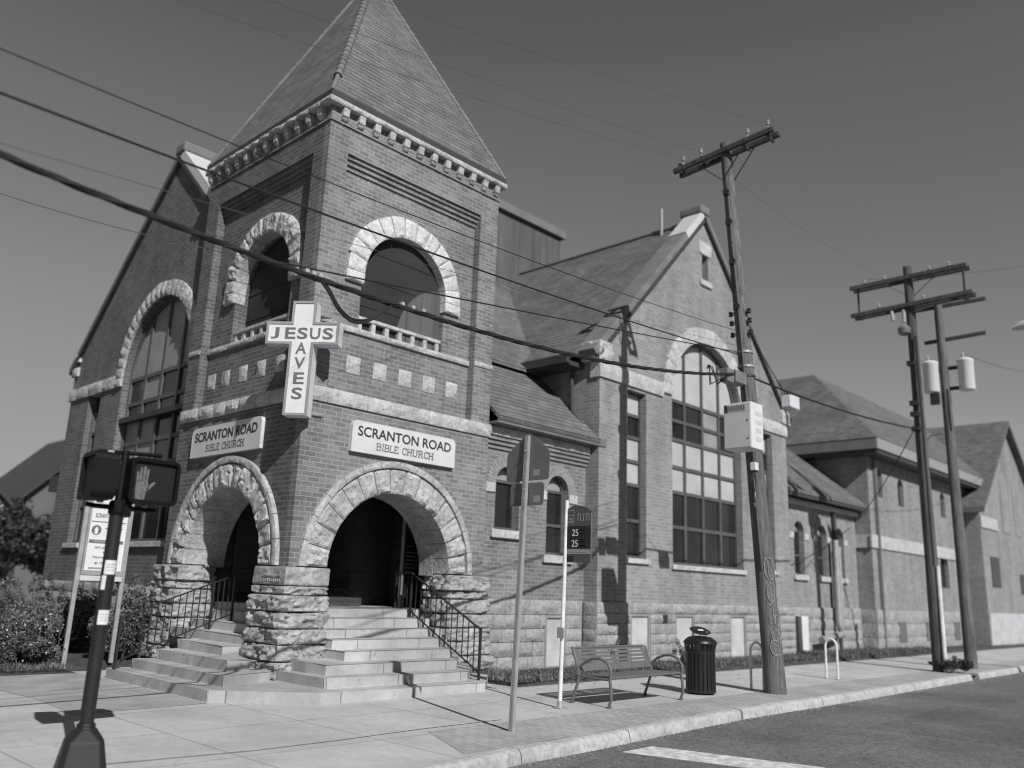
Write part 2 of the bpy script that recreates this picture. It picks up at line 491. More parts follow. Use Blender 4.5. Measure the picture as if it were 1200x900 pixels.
def voussoirs(mb, f, c, zs, r0, r1, n, d, depth, bulge, seed, leg=0, mi=0, nu=6, nv=5):
    """ring of rough wedge stones, proud by -d"""
    g = .006
    for k in range(n):
        a0 = PI - PI*k/n - g/r0; a1 = PI - PI*(k+1)/n + g/r0
        jr = r1 + random.uniform(-.02, .02)
        def m(u, v, dd, a0=a0, a1=a1, jr=jr):
            a = a0+(a1-a0)*u; r = r0+(jr-r0)*v
            return f(c+r*math.cos(a), zs+r*math.sin(a), d+dd)
        rock(mb, m, nu, nv, bulge*random.uniform(.6,1.2), depth, seed+k, mi=mi)
    if leg:
        for s in (-1, 1):
            def m(u, v, dd, s=s):
                r = r0+(r1-r0)*u
                return f(c+s*r, zs-leg+(leg-.006)*v, d+dd)
            rock(mb, m, nu, nv, bulge, depth, seed+50+s, mi=mi)
def string_course(mb, f, u0, u1, z0, z1, d, depth, bulge, seed, step=.6, mi=0):
    u = u0; k = 0
    while u < u1-.01:
        w = min(step*random.uniform(.75, 1.3), u1-u)
        if u1-u-w < .2: w = u1-u
        def m(a, b, dd, u=u, w=w):
            return f(u+.003+(w-.006)*a, z0+(z1-z0)*b, d+dd)
        rock(mb, m, max(4, int(w/.1)), 4, bulge, depth, seed+k, mi=mi)
        u += w; k += 1
def ashlar(mb, f, u0, u1, z0, z1, rows, d, depth, bulge, seed, step=.7, skip=()):
    z = z0; hs = rows
    for r, h in enumerate(hs):
        u = u0; k = 0
        while u < u1-.01:
            w = min(step*random.uniform(.6, 1.4), u1-u)
            if u1-u-w < .25: w = u1-u
            blocked = False
            for (a, b, c, e) in skip:
                if u < b-.02 and u+w > a+.02 and z < e-.02:
                    if u < a-.05: w = a-u
                    else: u = b; blocked = True
                    break
            if blocked: continue
            def m(a, b, dd, u=u, w=w, z=z, h=h):
                return f(u+.006+(w-.012)*a, z+.006+(h-.012)*b, d+dd)
            rock(mb, m, max(4, int(w/.11)), 4, bulge*random.uniform(.6, 1.2), depth, seed+k*13+r*31)
            u += w; k += 1
        z += h

# ------------------------------------------------------------------ the church
X0, Y0, TW, TL = 7.55, 12.0, 4.3, 4.4
G, LX, AY = 11.87, 7.85, 12.24
FR = lambda u, z, d: (X0+u, Y0+d, z)             # tower, street side
FL = lambda u, z, d: (X0+d, Y0+u, z)             # tower, left side
FG = lambda u, z, d: (u, G+d, z)                 # right gable
FLG = lambda u, z, d: (LX+d, u, z)               # left gable
FA = lambda u, z, d: (u, AY+d, z)                # low wings
church = thing('church_building', 'brick corner church with arched stone porches, square pyramid roofed tower and two tall gables', 'church', (X0, Y0, 0))

# tower walls: outer skin with a recessed field, inner skin with the openings
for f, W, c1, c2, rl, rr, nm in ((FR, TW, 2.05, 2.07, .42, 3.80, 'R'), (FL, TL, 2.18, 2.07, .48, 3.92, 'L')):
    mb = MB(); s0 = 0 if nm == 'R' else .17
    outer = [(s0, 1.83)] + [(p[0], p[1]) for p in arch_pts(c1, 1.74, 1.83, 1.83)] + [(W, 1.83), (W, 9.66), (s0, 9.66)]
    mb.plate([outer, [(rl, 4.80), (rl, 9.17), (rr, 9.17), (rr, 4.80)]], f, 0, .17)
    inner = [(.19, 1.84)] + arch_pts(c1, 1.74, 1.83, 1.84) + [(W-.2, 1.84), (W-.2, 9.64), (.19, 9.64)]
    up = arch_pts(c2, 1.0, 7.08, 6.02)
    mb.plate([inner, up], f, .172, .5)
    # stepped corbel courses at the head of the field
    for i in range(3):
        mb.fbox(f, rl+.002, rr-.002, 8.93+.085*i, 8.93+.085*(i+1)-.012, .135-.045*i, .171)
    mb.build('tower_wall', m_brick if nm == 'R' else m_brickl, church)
mb = MB()      # the two hidden sides of the tower
mb.box(X0+TW-.3, X0+TW-.001, Y0+.502, Y0+TL-.002, 4.0, 9.66)
mb.box(X0+.502, X0+TW-.302, Y0+TL-.32, Y0+TL-.001, 4.0, 9.66)
mb.build('tower_wall', m_brick, church)

def band(f, u0, u1, z0, z1, d, depth, bulge, seed, step=.6, name='stone_band', mat=None, parent=None):
    mb = MB(); string_course(mb, f, u0, u1, z0, z1, d, depth, bulge, seed, step)
    return mb.build(name, mat or m_stone, parent or church, True, 25)
band(FR, -.05, TW+.03, 4.55, 4.80, -.035, .16, .035, 3, .75); band(FL, -.05, TL, 4.553, 4.803, -.035, .16, .06, 9, .6)
band(FR, .43, 3.79, 5.93, 6.03, .125, .2, .02, 21, .8); band(FR, -.02, .41, 5.93, 6.03, -.02, .16, .02, 22, .8); band(FR, 3.81, TW+.02, 5.93, 6.03, -.02, .16, .02, 23, .8)
band(FL, .49, 3.91, 5.933, 6.033, .125, .2, .02, 24, .8); band(FL, -.02, .47, 5.933, 6.033, -.02, .16, .02, 25, .8); band(FL, 3.93, TL, 5.933, 6.033, -.02, .16, .02, 26, .8)
for f, us, k in ((FR, (.88, 1.47, 2.06, 2.65, 3.24), 0), (FL, (1.0, 1.65, 2.3, 2.95, 3.5), 9)):
    for u in us:
        mb = MB()
        def m(a, b, d, u=u, f=f): return f(u+.30*a, 5.20+.31*b, .165+d)
        rock(mb, m, 5, 5, .035, .1, k+int(u*10)); mb.build('stone_square', m_stone, church, True, 25)
# arches
for f, c1, c2, k in ((FR, 2.05, 2.07, 0), (FL, 2.18, 2.07, 100)):
    mb = MB(); voussoirs(mb, f, c1, 1.84, 1.34, 1.77, 15, -.03, .5, .07, k, 0, nu=9, nv=10)
    o = mb.build('porch_arch', m_stonea, church, True, 28)
    mb = MB(); n = 14
    for q in range(n):     # thin label mould round the arch
        a0 = PI-PI*q/n-.003; a1 = PI-PI*(q+1)/n+.003
        def m(u, v, d, a0=a0, a1=a1, f=f, c1=c1):
            a = a0+(a1-a0)*u; r = 1.785+.115*v
            return f(c1+r*math.cos(a), 1.84+r*math.sin(a), -.075+d)
        rock(mb, m, 5, 3, .02, .2, q+k)
    mb.build('label_mould', m_stonea, o, True, 28)
    mb = MB(); mb.plate([arch_pts(c1, 1.36, 1.84, 1.80), arch_pts(c1, 1.335, 1.84, 1.80)[::-1]], f, .42, .8)
    mb.build('soffit', m_stonea, o)
    mb = MB(); voussoirs(mb, f, c2, 7.08, .985, 1.38, 13, .11, .25, .035 if k == 0 else .06, k+40, .2, nu=8, nv=9)
    mb.build('belfry_arch', m_stoneb if k == 0 else m_stone, church, True, 28)
    mb = MB()      # low balustrade across the opening
    mb.fbox(f, c2-1.0, c2+1.0, 6.235, 6.30, .2, .34)
    bal = mb.build('balustrade', m_stoned, church, bevel=.008)
    for i in range(7):
        mb = MB(); u = c2-.93+i*.31
        mb.fbox(f, u-.045, u+.045, 6.031, 6.234, .22, .31); mb.build('baluster', m_stoned, bal, bevel=.006)
# belfry chamber behind the openings
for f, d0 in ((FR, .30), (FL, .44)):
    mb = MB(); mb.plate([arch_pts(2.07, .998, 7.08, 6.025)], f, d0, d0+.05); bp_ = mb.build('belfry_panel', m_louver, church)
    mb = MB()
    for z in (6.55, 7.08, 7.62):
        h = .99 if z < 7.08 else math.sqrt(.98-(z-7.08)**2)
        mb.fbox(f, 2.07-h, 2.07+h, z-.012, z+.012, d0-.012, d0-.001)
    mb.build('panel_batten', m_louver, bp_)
    if f is FR:  # sunlit patch put in as a paler arched plate before the dark panel
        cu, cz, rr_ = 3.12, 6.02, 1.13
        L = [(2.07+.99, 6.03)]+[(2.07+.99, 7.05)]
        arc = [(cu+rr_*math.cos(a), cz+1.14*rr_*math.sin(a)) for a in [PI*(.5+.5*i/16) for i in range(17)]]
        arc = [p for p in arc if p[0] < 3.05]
        mb = MB(); mb.plate([[(3.055, 6.03), (3.055, arc[0][1])]+arc], f, d0-.035, d0-.014); mb.build('belfry_lit_patch', m_clad, bp_)
mb = MB(); mb.box(X0+.505, X0+TW-.31, Y0+.505, Y0+TL-.33, 5.72, 5.89); mb.box(X0+.505, X0+TW-.31, Y0+.505, Y0+TL-.33, 9.41, 9.6)
mb.build('belfry_floor', m_dark, church)

# cornice
mb = MB(); mb.fbox(FR, -.03, TW+.03, 9.6605, 9.70, -.03, .3); mb.fbox(FL, .301, TL, 9.6605, 9.70, -.03, .3); mb.build('brick_ledge', m_brick, church)
band(FR, -.12, TW+.12, 9.965, 10.065, -.12, .4, .03, 33, .55, 'cornice_stone'); band(FL, -.12, TL+.1, 9.968, 10.068, -.12, .4, .05, 34, .45, 'cornice_stone')
mb = MB()
mb.box(X0+.012, X0+TW-.012, Y0+.012, Y0+.4, 9.701, 9.97); mb.box(X0+.012, X0+.4, Y0+.402, Y0+TL-.012, 9.701, 9.97)
mb.box(X0+TW-.4, X0+TW-.012, Y0+.402, Y0+TL-.012, 9.701, 9.97)
mb.build('cornice_frieze', m_brick, church)
for f, n, u0, st in ((FR, 12, .26, .356), (FL, 12, .28, .37)):
    for i in range(n):
        mb = MB(); u = u0+st*i
        a = .066; q = random.uniform(-.008, .008)
        mb.hexa([f(u-a,9.80+q,-.085), f(u+a,9.80,-.085), f(u+a,9.79,.25), f(u-a,9.79,.25), f(u-a,9.963,-.105), f(u+a,9.963,-.105), f(u+a,9.963,.25), f(u-a,9.963,.25)])
        mb.hexa([f(u-a*.7,9.735,-.03), f(u+a*.7,9.735,-.03), f(u+a*.7,9.735,.25), f(u-a*.7,9.735,.25), f(u-a*.96,9.797,-.07), f(u+a*.96,9.797,-.07), f(u+a*.96,9.797,.25), f(u-a*.96,9.797,.25)])
        mb.build('corbel_stone', m_stone, church, bevel=.012)
# roof
EO = .10; ez = 10.05; ap = V((X0+TW/2, Y0+TL/2, 15.12))
ex0, ex1, ey0, ey1 = X0-EO, X0+TW+EO, Y0-EO, Y0+TL+EO
mb = MB(); mb.box(ex0+.05, ex1-.05, ey0+.05, ey1-.05, 10.071, 10.085); mb.box(ex0, ex1, ey0, ey1, 10.086, 10.2)
mb.build('eaves_gutter', m_gutd, church)
mb = MB()
k = .22; zf = 10.68    # bell-cast foot
B0 = [V((ex0+.02,ey0+.02,10.202)), V((ex1-.02,ey0+.02,10.202)), V((ex1-.02,ey1-.02,10.202)), V((ex0+.02,ey1-.02,10.202))]
B1 = [V((p.x+(1 if p.x < ap.x else -1)*k, p.y+(1 if p.y < ap.y else -1)*k, zf)) for p in B0]
for i in range(4):
    j = (i+1) % 4
    mi = 0 if i in (0, 2) else 1
    mb.poly([B0[i], B0[j], B1[j], B1[i]], mi); mb.poly([B1[i], B1[j], ap], mi)
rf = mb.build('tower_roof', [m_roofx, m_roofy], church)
for i in range(4):
    mb = MB(); a, b = B1[i], ap
    N = 26
    for q in range(N):
        p = a.lerp(b, q/N); e = a.lerp(b, (q+1.12)/N)
        w_ = .8 if i == 0 else .5; mb.tube([p + V((0,0,-.02 if i == 0 else 0)), e + V((0,0,-.03 if i == 0 else -.014))], [.1*w_, .088*w_], 10)
    mb.tube([B0[i]+V((0,0,-.02)), B1[i]+V((0,0,-.01))], .04, 8)
    mb.build('hip_cap', m_cap, rf, True)
mb = MB(); mb.lathe((ap.x, ap.y, 14.82), [(.34,-.12),(.2,.2),(.07,.5),(.05,.9),(.0,1.0)], 12); mb.build('finial', m_cap, rf, True)

# piers of the porches
mb = MB()
zs = [1.83, 1.535, 1.39, 1.13, .88, .645, .395, .143]
for i in range(7):
    z1, z0 = zs[i], zs[i+1]
    g = .012*i; a = 0 if i == 1 else .035
    xl = X0-.05-g-a; xr = X0+.70+a*.6; yf = Y0-.05-g-a; yb = Y0+.83+a*.4
    bul = .02 if i == 0 else .07
    sp = [(.45, .0), (.55, .6), (.6, .3), (.7, .35), (.42, .62), (.6, .45), (.5, .5)][i][0]
    xm = xl+(xr-xl)*sp
    rockbox(mb, xl, xm-.008, yf, yb, z0+.006, z1-.006, bul, i*3+1, 14)
    rockbox(mb, xm+.008, xr, yf+random.uniform(-.01,.02), yb, z0+.006, z1-.006, bul, i*3+2, 13)
mb.build('porch_pier', m_stonep, church, True, 30)
for (x0, x1, y0, y1, sd) in ((X0+3.43, X0+TW+.06, Y0-.06, Y0+.62, 40), (X0-.06, X0+.62, Y0+3.53, Y0+TL+.08, 60)):
    mb = MB()
    for i in range(7):
        z1, z0 = zs[i], zs[i+1]; g = .012*i; a = 0 if i == 1 else .035
        rockbox(mb, x0-g*(0 if sd == 40 else 1)-a, x1+(g if sd == 40 else 0)+a*.3, y0-(g if sd == 40 else 0)-a, y1+(0 if sd == 40 else g)+a*.3, z0+.006, z1-.006, .07, sd+i, 14)
    mb.build('porch_pier', m_stonep, church, True, 30)
mb = MB()      # inscribed date stone on the corner pier
for i in range(9):
    for j in range(2):
        y = Y0+.02+i*.058; z = 1.70-.085*j
        mb.box(X0-.118, X0-.108, y, y+.032, z-.02, z+.02)
mb.build('inscription', m_stone2, church)

# porch interior
PX1, PY1 = X0+3.95, Y0+3.9
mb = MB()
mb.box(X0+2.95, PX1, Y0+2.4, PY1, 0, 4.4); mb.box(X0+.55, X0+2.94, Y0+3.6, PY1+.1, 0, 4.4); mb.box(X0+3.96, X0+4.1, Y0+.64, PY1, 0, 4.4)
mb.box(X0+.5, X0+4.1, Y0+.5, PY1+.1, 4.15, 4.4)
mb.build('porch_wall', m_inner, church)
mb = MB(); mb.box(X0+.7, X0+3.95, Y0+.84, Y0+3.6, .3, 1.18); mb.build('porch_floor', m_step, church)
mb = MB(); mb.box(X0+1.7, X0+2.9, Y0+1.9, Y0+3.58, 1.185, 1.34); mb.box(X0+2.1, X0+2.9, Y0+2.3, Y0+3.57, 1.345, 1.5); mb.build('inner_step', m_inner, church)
mb = MB(); mb.box(X0+1.0, X0+1.9, Y0+3.53, Y0+3.595, 1.35, 3.4)
d_ = mb.build('entrance_door', m_dark, church)
mb = MB()
for i in range(2):
    for j in range(2): mb.box(X0+1.08+.42*i, X0+1.42+.42*i, Y0+3.515, Y0+3.528, 1.5+.95*j, 2.3+.95*j)
mb.build('door_panel', m_bus2, d_)

# gable walls ------------------------------------------------------------
def gable(f, c, hw, ze, za, holes, mat, th=.4, clip=0):
    mb = MB(); out = [(c-hw, 0), (c-hw, ze), (c, za), (c+hw, ze), (c+hw, 0)]
    if clip: out = [(clip, 0), (clip, za-(c-clip)*(za-ze)/hw)]+out[2:]
    mb.plate([out]+holes, f, 0, th); return mb.build('gable_wall', mat, church)
def rect(u0, u1, z0, z1): return [(u0,z0),(u0,z1),(u1,z1),(u1,z0)]
def arch_window(f, c, r, zb, zs, rows, cols=4, din=.16):
    """rows: list of (z0, z1, kind) below the springing, kind d(ark), l(ight), m(ixed); the head is one more row"""
    mb = MB(); t = .07
    mb.plate([arch_pts(c, r-.004, zs, zb), arch_pts(c, r-t, zs, zb+t)[::-1]], f, din, din+.12)
    for i in range(1, cols):
        u = c-r+2*r*i/cols; h = math.sqrt(max(0, (r-t)**2-(u-c)**2))
        mb.fbox(f, u-.045, u+.045, zb+t, zs+h, din+.015, din+.11)
    for (z0, z1, kd) in rows:
        mb.fbox(f, c-r+t, c+r-t, z1-.045, z1+.045, din+.02, din+.105)
    w = mb.build('window', m_frame, church)
    mb = MB()
    for i in range(cols):
        a = c-r+2*r*i/cols; b = c-r+2*r*(i+1)/cols
        for (z0, z1, kd) in rows:
            k = kd if isinstance(kd, str) and len(kd) == 1 else kd[i]
            mb.poly([f(a,z0,din+.06+i*.0007), f(b,z0,din+.06+i*.0007), f(b,z1,din+.06+i*.0007), f(a,z1,din+.06+i*.0007)], {'d': 0, 'l': 1, 'g': 2}[k])
        top = [(a+(b-a)*q/8) for q in range(9)]
        z0 = rows[-1][1]
        pts = [f(a,z0,din+.06), f(b,z0,din+.06)] + [f(u, zs+math.sqrt(max(.0001, (r-.02)**2-(u-c)**2)), din+.06) for u in reversed(top)]
        mb.poly(pts, HEAD[0])
    mb.build('pane', [m_glass, m_lpane, m_gpane], w)
    # the back of the frame, so nothing shows through
    mb = MB(); mb.fbox(f, c-r-.08, c+r+.08, zb-.125, zb-.005, -.07, .3); mb.build('sill', m_stoned, w, bevel=.012)
    return w
HEAD = [1]
def tall_window(f, u0, u1, rows, din=.14, sill=True):
    mb = MB(); t = .065; z0 = rows[0][0]; z1 = rows[-1][1]
    mb.plate([rect(u0+.003,u1-.003,z0,z1), rect(u0+t,u1-t,z0+t,z1-t)[::-1]], f, din, din+.12)
    for (a, b, k) in rows[:-1]: mb.fbox(f, u0+t, u1-t, b-.04, b+.04, din+.02, din+.11)
    w = mb.build('window', m_frame, church)
    mb = MB()
    for (a, b, k) in rows:
        mb.poly([f(u0+.01,a,din+.06), f(u1-.01,a,din+.06), f(u1-.01,b,din+.06), f(u0+.01,b,din+.06)], {'d': 0, 'l': 1, 'g': 2}[k])
    mb.build('pane', [m_glass, m_lpane, m_gpane], w)
    if sill:
        mb = MB(); mb.fbox(f, u0-.1, u1+.1, z0-.12, z0-.004, -.07, .3); mb.build('sill', m_stoned, w, bevel=.012)
    return w
GC, GH = 19.95, 4.68
# right gable (street side)
gable(FG, GC, GH, 7.2, 12.15, [arch_pts(20.05, 1.76, 6.62, 2.36), rect(16.36,17.14,2.42,6.42), rect(22.95,23.7,2.42,6.42), rect(19.87,20.2,10.25,11.02)], m_brick2)
arch_window(FG, 20.05, 1.76, 2.36, 6.62, [(2.36,3.30,'d'),(3.30,4.18,'d'),(4.18,4.83,'llll'),(4.83,5.55,'llll'),(5.55,6.05,'ddgd'),(6.05,6.58,'ddgd')])
rws = [(2.42,3.3,'d'),(3.3,4.15,'d'),(4.15,4.72,'l'),(4.72,5.3,'l'),(5.3,5.85,'d'),(5.85,6.42,'l')]
tall_window(FG, 16.36, 17.14, rws); tall_window(FG, 22.95, 23.7, rws)
w = tall_window(FG, 19.87, 20.2, [(10.25,11.02,'d')], .2, False)
mb = MB(); mb.fbox(FG, 19.72, 20.35, 11.022, 11.4, -.03, .2); mb.fbox(FG, 19.74, 20.33, 10.08, 10.247, -.06, .25); mb.build('lintel', m_stoned, w, bevel=.015)
mb = MB(); voussoirs(mb, FG, 20.05, 6.62, 1.77, 2.2, 21, -.05, .3, .03, 200, .0, nu=4, nv=4)
mb.build('window_arch', m_stone, church, True, 28)
band(FG, GC-GH-.05, 17.86, 6.5, 6.86, -.05, .3, .03, 230, .9); band(FG, 22.24, GC+GH+.05, 6.5, 6.86, -.05, .3, .03, 236, .9)
# left gable (side street)
LC, LH = 18.75, 4.85
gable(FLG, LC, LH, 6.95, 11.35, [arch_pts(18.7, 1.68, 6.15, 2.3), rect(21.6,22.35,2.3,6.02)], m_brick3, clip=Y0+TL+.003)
HEAD[0] = 2
arch_window(FLG, 18.7, 1.68, 2.3, 6.15, [(2.3,3.2,'dddd'),(3.2,3.95,'dddd'),(3.95,4.55,'ddgg'),(4.55,5.1,'ddgg'),(5.1,5.5,'dddd'),(5.5,6.1,'ddgd')])
mb = MB(); mb.fbox(FLG, 18.7-1.68, 18.7+1.68, 5.04, 5.16, .03, .155); mb.fbox(FLG, 18.7-1.68, 18.7+1.68, 3.9, 4.0, .05, .155); mb.build('transom', m_dark, church)
tall_window(FLG, 21.6, 22.35, [(2.3,3.2,'d'),(3.2,3.95,'d'),(3.95,4.5,'g'),(4.5,5.0,'d'),(5.0,5.5,'g'),(5.5,6.02,'d')])
mb = MB(); voussoirs(mb, FLG, 18.7, 6.15, 1.69, 2.05, 23, -.05, .3, .05, 300, .2, nu=4, nv=4)
mb.build('window_arch', m_stone, church, True, 28)
band(FLG, 20.78, LC+LH+.05, 5.95, 6.25, -.05, .3, .04, 330, .7)
for (z0, z1) in ((6.62, 6.85), (7.0, 7.25)): band(FLG, LC+LH-.3, LC+LH+.09, z0, z1, -.06, .3, .03, 340, .9, 'kneeler')
# gable copings
def coping(f, c, hw, ze, za, d0, d1, split, clip=0):
    for s in (-1, 1):
        a = V((c+s*(hw+.22), ze-.2*(za-ze)/hw*1.0)); b = V((c, za+.02))
        if clip and s < 0: a = b.lerp(a, (c-clip)/(hw+.22))
        m = a.lerp(b, split if not (clip and s < 0) else .02)
        up = V((-(b-a).y*s, (b-a).x*s)).normalized()
        if up.y < 0: up = -up
        for (p, q, mt, nm, th) in ((a, m, m_coping, 'coping', .16), (m, b, m_white if s < 0 else m_coping, 'coping_flashing', .19)):
            mb = MB()
            P = [p-up*.015, q-up*.015, q+up*th, p+up*th]
            mb.hexa([f(P[0].x,P[0].y,d0), f(P[1].x,P[1].y,d0), f(P[1].x,P[1].y,d1), f(P[0].x,P[0].y,d1), f(P[3].x,P[3].y,d0), f(P[2].x,P[2].y,d0), f(P[2].x,P[2].y,d1), f(P[3].x,P[3].y,d1)])
            mb.build(nm, mt, church)
        mb = MB()
        P = [a-up*.018-(b-a).normalized()*.01, b-up*.018, b-up*.10, a-up*.10]
        mb.hexa([f(P[3].x,P[3].y,d0-.03), f(P[2].x,P[2].y,d0-.03), f(P[2].x,P[2].y,-.002), f(P[3].x,P[3].y,-.002), f(P[0].x,P[0].y,d0-.03), f(P[1].x,P[1].y,d0-.03), f(P[1].x,P[1].y,-.002), f(P[0].x,P[0].y,-.002)])
        mb.build('rake_mould', m_gutd, church)
    mb = MB(); mb.fbox(f, c-.24, c+.24, za+.08, za+.34, d0-.04, d1+.12); mb.build('apex_stone', m_coping, church, bevel=.05)
coping(FG, GC, GH, 7.2, 12.15, -.07, .5, .82)
coping(FLG, LC, LH, 6.95, 11.35, -.07, .62, .93, Y0+TL+.01)
mb = MB(); rockbox(mb, GC-GH-.14, GC-GH+.34, G-.10, G+.44, 6.88, 7.35, .04, 4); mb.build('kneeler', m_stone, church, True, 30)
mb = MB(); rockbox(mb, GC+GH-.36, GC+GH+.16, G-.10, G+.44, 6.88, 7.3, .03, 5); mb.build('kneeler', m_stone, church, True, 30)
# main roofs
mb = MB(); zr = 12.1; e0 = 14.72; sl = (zr-7.2)/(GC-e0)
def rp(x): return zr-abs(GC-x)*sl
yb = 36
sl = (12.15-7.2)/GH
for sg in (-1, 1):
    q = lambda x, y, z: (GC+sg*(GC-x), y, z) if sg > 0 else (x, y, z)
    xk = 15.75; zk = zr-.06-(GC-xk)*sl
    for (xa, za_, xb, zb_) in ((e0, 6.98, xk, zk), (xk, zk, GC-.001, zr)):
        mb.hexa([q(xa,G+.40,za_-.08), q(xb,G+.40,zb_-.08), q(xb,yb,zb_-.08), q(xa,yb,za_-.08), q(xa,G+.40,za_), q(xb,G+.40,zb_), q(xb,yb,zb_), q(xa,yb,za_)], 1)
hl = 14.0-.4; zl = 11.25
LZ = lambda y: zl-(LC-y)*(zl-6.8)/(LC-13.6)
for (xa, ya_, yb_) in ((LX+.55, Y0+TL+.01, LC), (X0+TW+.01, 13.6, Y0+TL+.009)):
    mb.hexa([(xa,ya_,LZ(ya_)-.08),(19.9,ya_,LZ(ya_)-.08),(19.9,yb_,LZ(yb_)-.08),(xa,yb_,LZ(yb_)-.08),(xa,ya_,LZ(ya_)),(19.9,ya_,LZ(ya_)),(19.9,yb_,LZ(yb_)),(xa,yb_,LZ(yb_))], 0)
mb.hexa([(LX+.55,LC+.001,zl-.08),(19.9,LC+.001,zl-.08),(19.9,23.9,6.7),(LX+.55,23.9,6.7),(LX+.55,LC+.001,zl),(19.9,LC+.001,zl),(19.9,23.9,6.8),(LX+.55,23.9,6.8)], 0)
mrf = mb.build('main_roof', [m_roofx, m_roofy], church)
mb = MB(); mb.tube([(GC, G+.52, zr+.02), (GC, yb, zr+.02)], .07, 8); mb.tube([(LX+.7, LC, zl+.02), (GC, LC, zl+.02)], .07, 8); mb.build('ridge_cap', m_cap, mrf, True)
mb = MB(); mb.tube([(GC-.15, G+1.3, 11.6), (GC-.15, G+1.3, 12.75)], .045, 8); mb.build('vent_pipe', m_steel, mrf, True)
# eaves along the main roof, side walls below it
mb = MB(); mb.box(e0-.12, e0-.001, G+.46, 30, 6.78, 6.98); mb.box(e0+.001, GC-GH-.002, G+.46, 30, 6.74, 6.84); mb.build('eaves_gutter', m_gutd, church)
mb = MB(); mb.box(GC-GH+.002, GC-GH+.3, G+.402, 30, 0, 7.0); mb.box(GC+GH-.3, GC+GH-.002, G+.402, 30, 0, 7.0); mb.build('side_wall', m_brick2, church)
mb = MB(); mb.box(LX+.402, 14.5, LC+LH-.3, LC+LH-.002, 0, 6.7); mb.build('side_wall', m_brick3, church)
mb = MB(); px = GC-GH-.09; mb.tube([(px-.45,12.9,6.95),(px-.3,12.75,6.85),(px,12.65,6.7),(px,12.6,5.75),(px-.02,12.25,5.3),(px-.03,11.98,4.85)], .055, 8)
mb.build('downpipe', m_gutd, church, True)
# belfry-like block on the roof behind
mb = MB(); mb.box(16.2, 22.0, 19.0, 24, 8.0, 14.1); vb = mb.build('roof_block', m_clad, church)
mb = MB(); mb.box(16.05, 22.15, 18.85, 24.15, 14.102, 14.4); mb.build('roof_block_eaves', m_gut, vb)
# low wing between tower and gable
mb = MB(); AW = [(12.46, .40), (14.32, .36)]
ahole = [arch_pts(12.72, .36, 3.72, 2.78), arch_pts(14.31, .36, 3.72, 2.36)]
mb.plate([[(X0+TW-.29,0),(X0+TW-.29,4.72),(GC-GH,4.72),(GC-GH,0)]]+ahole, FA, 0, .4); mb.build('wing_wall', m_brick, church)
def small_arch(f, c, r, zb, zs, rows, ring=.24, lug=True, mat=None):
    mb = MB(); mb.plate([arch_pts(c, r-.003, zs, zb), arch_pts(c, r-.06, zs, zb+.06)[::-1]], f, .14, .24)
    for z in rows: mb.fbox(f, c-r+.06, c+r-.06, z-.03, z+.03, .15, .23)
    w = mb.build('window', m_frame, church)
    mb = MB(); top = max(rows)
    mb.poly([f(c-r+.01,zb,.19), f(c+r-.01,zb,.19), f(c+r-.01,top,.19), f(c-r+.01,top,.19)], 0)
    mb.poly([f(c-r+.01,top,.19), f(c+r-.01,top,.19)]+[f(c+(r-.01)*math.cos(PI*i/14), zs+(r-.01)*math.sin(PI*i/14), .19) for i in range(15)], 1)
    mb.build('pane', [m_glass, m_gpane], w)
    mb = MB(); mb.fbox(f, c-r-.12, c+r+.12, zb-.17, zb-.004, -.08, .3); mb.build('sill', m_stoned, w, bevel=.012)
    mb = MB(); n = 22
    for k in range(n):      # rowlock brick ring
        a0 = PI-PI*k/n-.008; a1 = PI-PI*(k+1)/n+.008
        mb.plate([[(c+q*math.cos(a), zs+q*math.sin(a)) for (q, a) in ((r+.002,a0),(r+.002,a1),(r+ring,a1),(r+ring,a0))]], f, -.008, .1)
    mb.build('brick_ring', mat or m_ringb, w)
    if lug:
        for s in (-1, 1):
            mb = MB(); mb.fbox(f, min(c+s*(r+.02), c+s*(r+.3)), max(c+s*(r+.02), c+s*(r+.3)), zs-.21, zs-.01, -.03, .1)
            mb.build('impost_stone', m_stone, w, bevel=.012)
    return w
m_ringb = plain('rowlock_brick', .24, .85, .2, .25, 12)
small_arch(FA, 12.72, .36, 2.78, 3.72, [3.78]); small_arch(FA, 14.31, .36, 2.36, 3.72, [3.74, 3.0])
mb = MB(); string_course(mb, FA, X0+TW+.001, GC-GH-.03, 4.66, 4.84, -.16, .3, .04, 400, .5)
o_ = mb.build('stone_band', m_stone, church, True, 28)
mb = MB()
for i in range(3): mb.fbox(FA, X0+TW+.001, GC-GH-.002, 4.66-.085*(i+1), 4.655-.085*i, -.12+.04*i, .01)
mb.build('corbel_course', m_brick, church)
mb = MB(); mb.box(X0+TW+.10, GC-GH+.25, 11.84, 11.868, 4.86, 5.04); mb.box(X0+TW+.10, GC-GH-.002, 11.87, AY-.002, 4.85, 4.9); mb.box(X0+TW+.10,GC-GH-.01,11.80,11.838,5.0,5.05); mb.build('wing_fascia', m_gut, church, bevel=.01)
mb = MB(); A = lambda y: 5.02+.9*(y-11.86); WX = X0+TW+.10
mb.hexa([(WX,11.82,A(11.82)-.06),(GC-GH-.003,11.82,A(11.82)-.06),(GC-GH-.003,17.8,A(17.8)-.06),(WX,17.8,A(17.8)-.06),(WX,11.82,A(11.82)+.02),(GC-GH-.003,11.82,A(11.82)+.02),(GC-GH-.003,17.8,A(17.8)+.02),(WX,17.8,A(17.8)+.02)])
mb.build('wing_roof', m_roofx, church)
